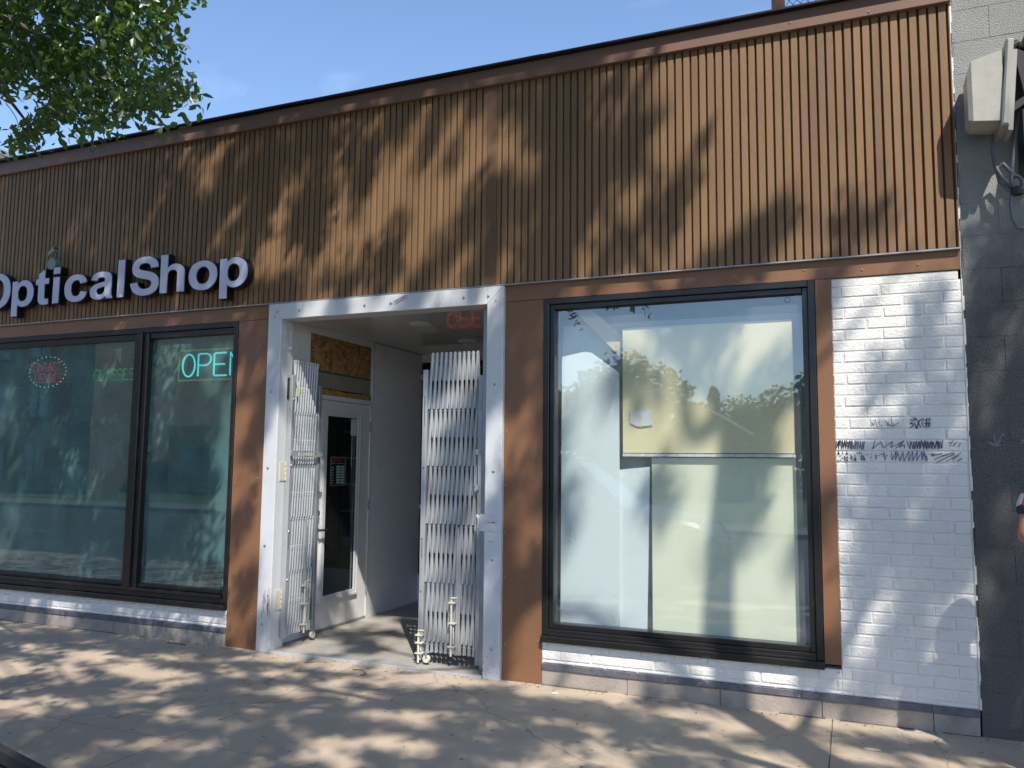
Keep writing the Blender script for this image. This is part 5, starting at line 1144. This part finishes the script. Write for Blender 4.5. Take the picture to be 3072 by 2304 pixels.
# ================================================================ the passer-by at the right edge
def person():
    t = thing('person', 'person in a patterned short sleeved shirt at the block wall, only one elbow in view', 'person', (1.04, -.75, 0)); t.rotation_euler = (0, 0, pi/2)
    V = {}; E = []; R_ = {}
    def j(n_, p, r): V[n_] = p; R_[n_] = r
    j('pel', (0, 0, .98), (.10, .10)); j('spine', (.01, 0, 1.18), (.095, .095)); j('chest', (.02, 0, 1.36), (.11, .11)); j('neckb', (.03, 0, 1.50), (.07, .065)); j('neck', (.05, 0, 1.57), (.052, .052)); j('head', (.07, 0, 1.66), (.082, .088)); j('crown', (.06, 0, 1.75), (.07, .08))
    for s_, nm in ((1, 'l'), (-1, 'r')):
        j('sh'+nm, (.0, s_*.18, 1.45), (.062, .06)); j('el'+nm, (-.06, s_*.245, 1.205), (.043, .043)); j('wr'+nm, (.17, s_*.20, 1.22), (.03, .03)); j('pa'+nm, (.25, s_*.18, 1.24), (.036, .02))
        j('hip'+nm, (0, s_*.10, .92), (.10, .10)); j('kn'+nm, (.10*s_, s_*.11, .52), (.062, .062)); j('an'+nm, (.16*s_-.03, s_*.11, .10), (.042, .042)); j('to'+nm, (.16*s_+.13, s_*.12, .045), (.04, .03))
    ch_ = [('pel', 'spine'), ('spine', 'chest'), ('chest', 'neckb'), ('neckb', 'neck'), ('neck', 'head'), ('head', 'crown')]
    for nm in 'lr': ch_ += [('chest', 'sh'+nm), ('sh'+nm, 'el'+nm), ('el'+nm, 'wr'+nm), ('wr'+nm, 'pa'+nm), ('pel', 'hip'+nm), ('hip'+nm, 'kn'+nm), ('kn'+nm, 'an'+nm), ('an'+nm, 'to'+nm)]
    for nm, s_ in (('l', 1), ('r', -1)):
        for k in range(5):
            a = (-.5+k*.25); ln = [.06, .075, .08, .075, .06][k]; b0 = Vector(V['pa'+nm]); off = Vector((.012, 0, .022*(k-2)))
            if k == 4: off = Vector((-.02, 0, .03))
            j(f'f{nm}{k}a', tuple(b0+off+Vector((.03, -s_*.01, 0))), (.0095, .009)); j(f'f{nm}{k}b', tuple(b0+off+Vector((.03+ln*.6, -s_*.03, -.005))), (.0085, .008)); j(f'f{nm}{k}c', tuple(b0+off+Vector((.035+ln*.75, -s_*.055, -.012))), (.0075, .007))
            ch_ += [('pa'+nm, f'f{nm}{k}a'), (f'f{nm}{k}a', f'f{nm}{k}b'), (f'f{nm}{k}b', f'f{nm}{k}c')]
    def skin(name, keys, edges, m, grow=0, root='pel', sub=2):
        ids = {k: i for i, k in enumerate(keys)}; me = bpy.data.meshes.new(name); me.from_pydata([V[k] for k in keys], [(ids[a], ids[b]) for a, b in edges if a in ids and b in ids], [])
        o = bpy.data.objects.new(name, me); COL.objects.link(o); sk = o.modifiers.new('skin', 'SKIN'); sk.use_smooth_shade = True
        for i, k in enumerate(keys): me.skin_vertices[0].data[i].radius = (R_[k][0]+grow, R_[k][1]+grow)
        me.skin_vertices[0].data[ids[root]].use_root = True
        o.modifiers.new('sub', 'SUBSURF').levels = sub; o.modifiers['sub'].render_levels = sub; dg = bpy.context.evaluated_depsgraph_get()
        m2 = bpy.data.meshes.new_from_object(o.evaluated_get(dg)); bpy.data.objects.remove(o); m2.materials.clear(); m2.materials.append(m); m2.polygons.foreach_set('use_smooth', [True]*len(m2.polygons))
        o = bpy.data.objects.new(name, m2); COL.objects.link(o); o.parent = t; return o
    SKIN = mat('warm_skin', (.42, .20, .11), .5, var=.05)
    skin('body', list(V), ch_, SKIN)
    V['slr'] = tuple(Vector(V['shr']).lerp(Vector(V['elr']), .62)); R_['slr'] = (.066, .066); V['sll'] = tuple(Vector(V['shl']).lerp(Vector(V['ell']), .62)); R_['sll'] = (.066, .066)
    sm = mat('patterned_shirt', (.05, .045, .06), .8, var=.2)
    tt_ = sm.node_tree; N = tt_.nodes; K = tt_.links.new; b = N['Principled BSDF']; vo = N.new('ShaderNodeTexVoronoi'); vo.inputs['Scale'].default_value = 17; g = N.new('ShaderNodeTexCoord'); K(g.outputs['Object'], vo.inputs['Vector'])
    cr_ = N.new('ShaderNodeValToRGB'); cr_.color_ramp.interpolation = 'CONSTANT'; e = cr_.color_ramp.elements; e[0].color = (.035, .03, .045, 1); e[1].position = .42; e[1].color = (.5, .5, .5, 1); e3 = e.new(.66); e3.color = (.33, .05, .08, 1); e4 = e.new(.8); e4.color = (.12, .10, .15, 1)
    sx_ = N.new('ShaderNodeSeparateColor'); K(vo.outputs['Color'], sx_.inputs[0]); K(sx_.outputs[0], cr_.inputs[0]); K(cr_.outputs[0], b.inputs['Base Color'])
    V['hem'] = (0, 0, .88); R_['hem'] = (.155, .155); R_['pel'] = (.15, .15); R_['spine'] = (.14, .14); R_['chest'] = (.15, .15); V['waist'] = (0, 0, 1.06); R_['waist'] = (.12, .12)
    skin('shirt', ['hem', 'pel', 'spine', 'chest', 'neckb', 'shl', 'shr', 'sll', 'slr'], [('hem', 'pel'), ('pel', 'spine'), ('spine', 'chest'), ('chest', 'neckb'), ('chest', 'shl'), ('chest', 'shr'), ('shl', 'sll'), ('shr', 'slr')], sm, .016)
    skin('trousers', ['waist', 'pel', 'hipl', 'hipr', 'knl', 'knr', 'anl', 'anr'], [('waist', 'pel'), ('pel', 'hipl'), ('pel', 'hipr'), ('hipl', 'knl'), ('hipr', 'knr'), ('knl', 'anl'), ('knr', 'anr')], mat('dark_denim', (.03, .04, .07), .9), .014)
    s = MB(); s.ball((.055, 0, 1.705), .105, 16, 12, (.95, .86, .95)); hr = s.build('hair', mat('dark_hair', (.02, .015, .012), .6), None, True); hr.parent = t; hr.location = (-.02, 0, .012)
    s = MB(); s.ball((.157, 0, 1.655), .016, 8, 6, (1, .7, 1.3)); o = s.build('nose', SKIN, None, True); o.parent = t
    for s_ in (-1, 1):
        s = MB(); s.ball((.140, s_*.032, 1.68), .012, 8, 6); o = s.build('eye', MT['white'], None, True); o.parent = t
        s = MB(); s.ball((.06, s_*.085, 1.66), .026, 8, 6, (.8, .35, 1.2)); o = s.build('ear', SKIN, None, True); o.parent = t
        s = MB(); s.ball((.16*s_+.06, s_*.115, .045), .06, 12, 8, (2.1, .8, .75)); o = s.build('shoe', MT['rubber'], None, True); o.parent = t
    s = MB(); s.tube([(.148, -.025, 1.615), (.156, 0, 1.612), (.148, .025, 1.615)], .006, 6); o = s.build('mouth', mat('lip', (.3, .1, .08), .5), None); o.parent = t
    return t
person()

# ================================================================ litter on the pavement
def bit(name, label, cat, pts, r, m):
    tag(MB().tube(pts, r, 5).build(name, m), label, cat)
tw = mat('reddish_twig', (.16, .07, .04), .9)
bit('fallen_twig', 'thin reddish twig on the pavement in front of the threshold', 'twig', [(-3.5, -.22, .006), (-3.40, -.24, .012), (-3.33, -.30, .006), (-3.35, -.34, .004)], .003, tw)
bit('fallen_twig', 'reddish twig at the foot of the wall left of the doorway', 'twig', [(-5.45, -.10, .005), (-5.35, -.13, .012), (-5.22, -.12, .005)], .004, tw)
bit('fallen_twig', 'small twig beside the threshold nearer the left jamb', 'twig', [(-3.95, -.2, .004), (-3.85, -.14, .01), (-3.80, -.12, .004)], .0025, tw)
tag(MB().bev(-1.93, -1.88, -.20, -.175, .001, .006, .001).build('paper_scrap', MT['white']), 'white scrap on the pavement at the foot of the brown pillar', 'scrap')
tag(MB().prism([(.02, .002), (.11, .002), (.10, .008), (.03, .007)], -.52, -.50).build('paper_scrap', MT['cream']), 'pale scrap on the pavement in front of the white brick pier', 'scrap')
# grit and leaf crumbs collected along the foot of the wall
n = 900; rs_ = np.random.RandomState(4); xx = rs_.uniform(-8.5, .9, n); yy = -np.abs(rs_.normal(0, .5, n))-.02; yy = np.where(rs_.rand(n) < .55, -.02-rs_.rand(n)*.09, yy); yy = np.maximum(yy, -3.6)
C = np.stack([xx, yy, np.full(n, .003)+rs_.rand(n)*.003], 1); D = unit(np.stack([rs_.normal(size=n), rs_.normal(size=n), rs_.normal(size=n)*.15], 1)); U = unit(np.cross(D, np.array([0, 0, 1])+rs_.normal(0, .2, (n, 3)))); L_ = .006+.014*rs_.rand(n)
o = bpy.data.objects.new('leaf_crumbs', leaf_mesh('leaf_crumbs', C, D, U, L_, L_*.5, mat('dry_crumb', (.16, .11, .06), .9))); COL.objects.link(o); tag(o, 'dry leaf crumbs and grit scattered on the pavement', 'debris', kind='stuff')
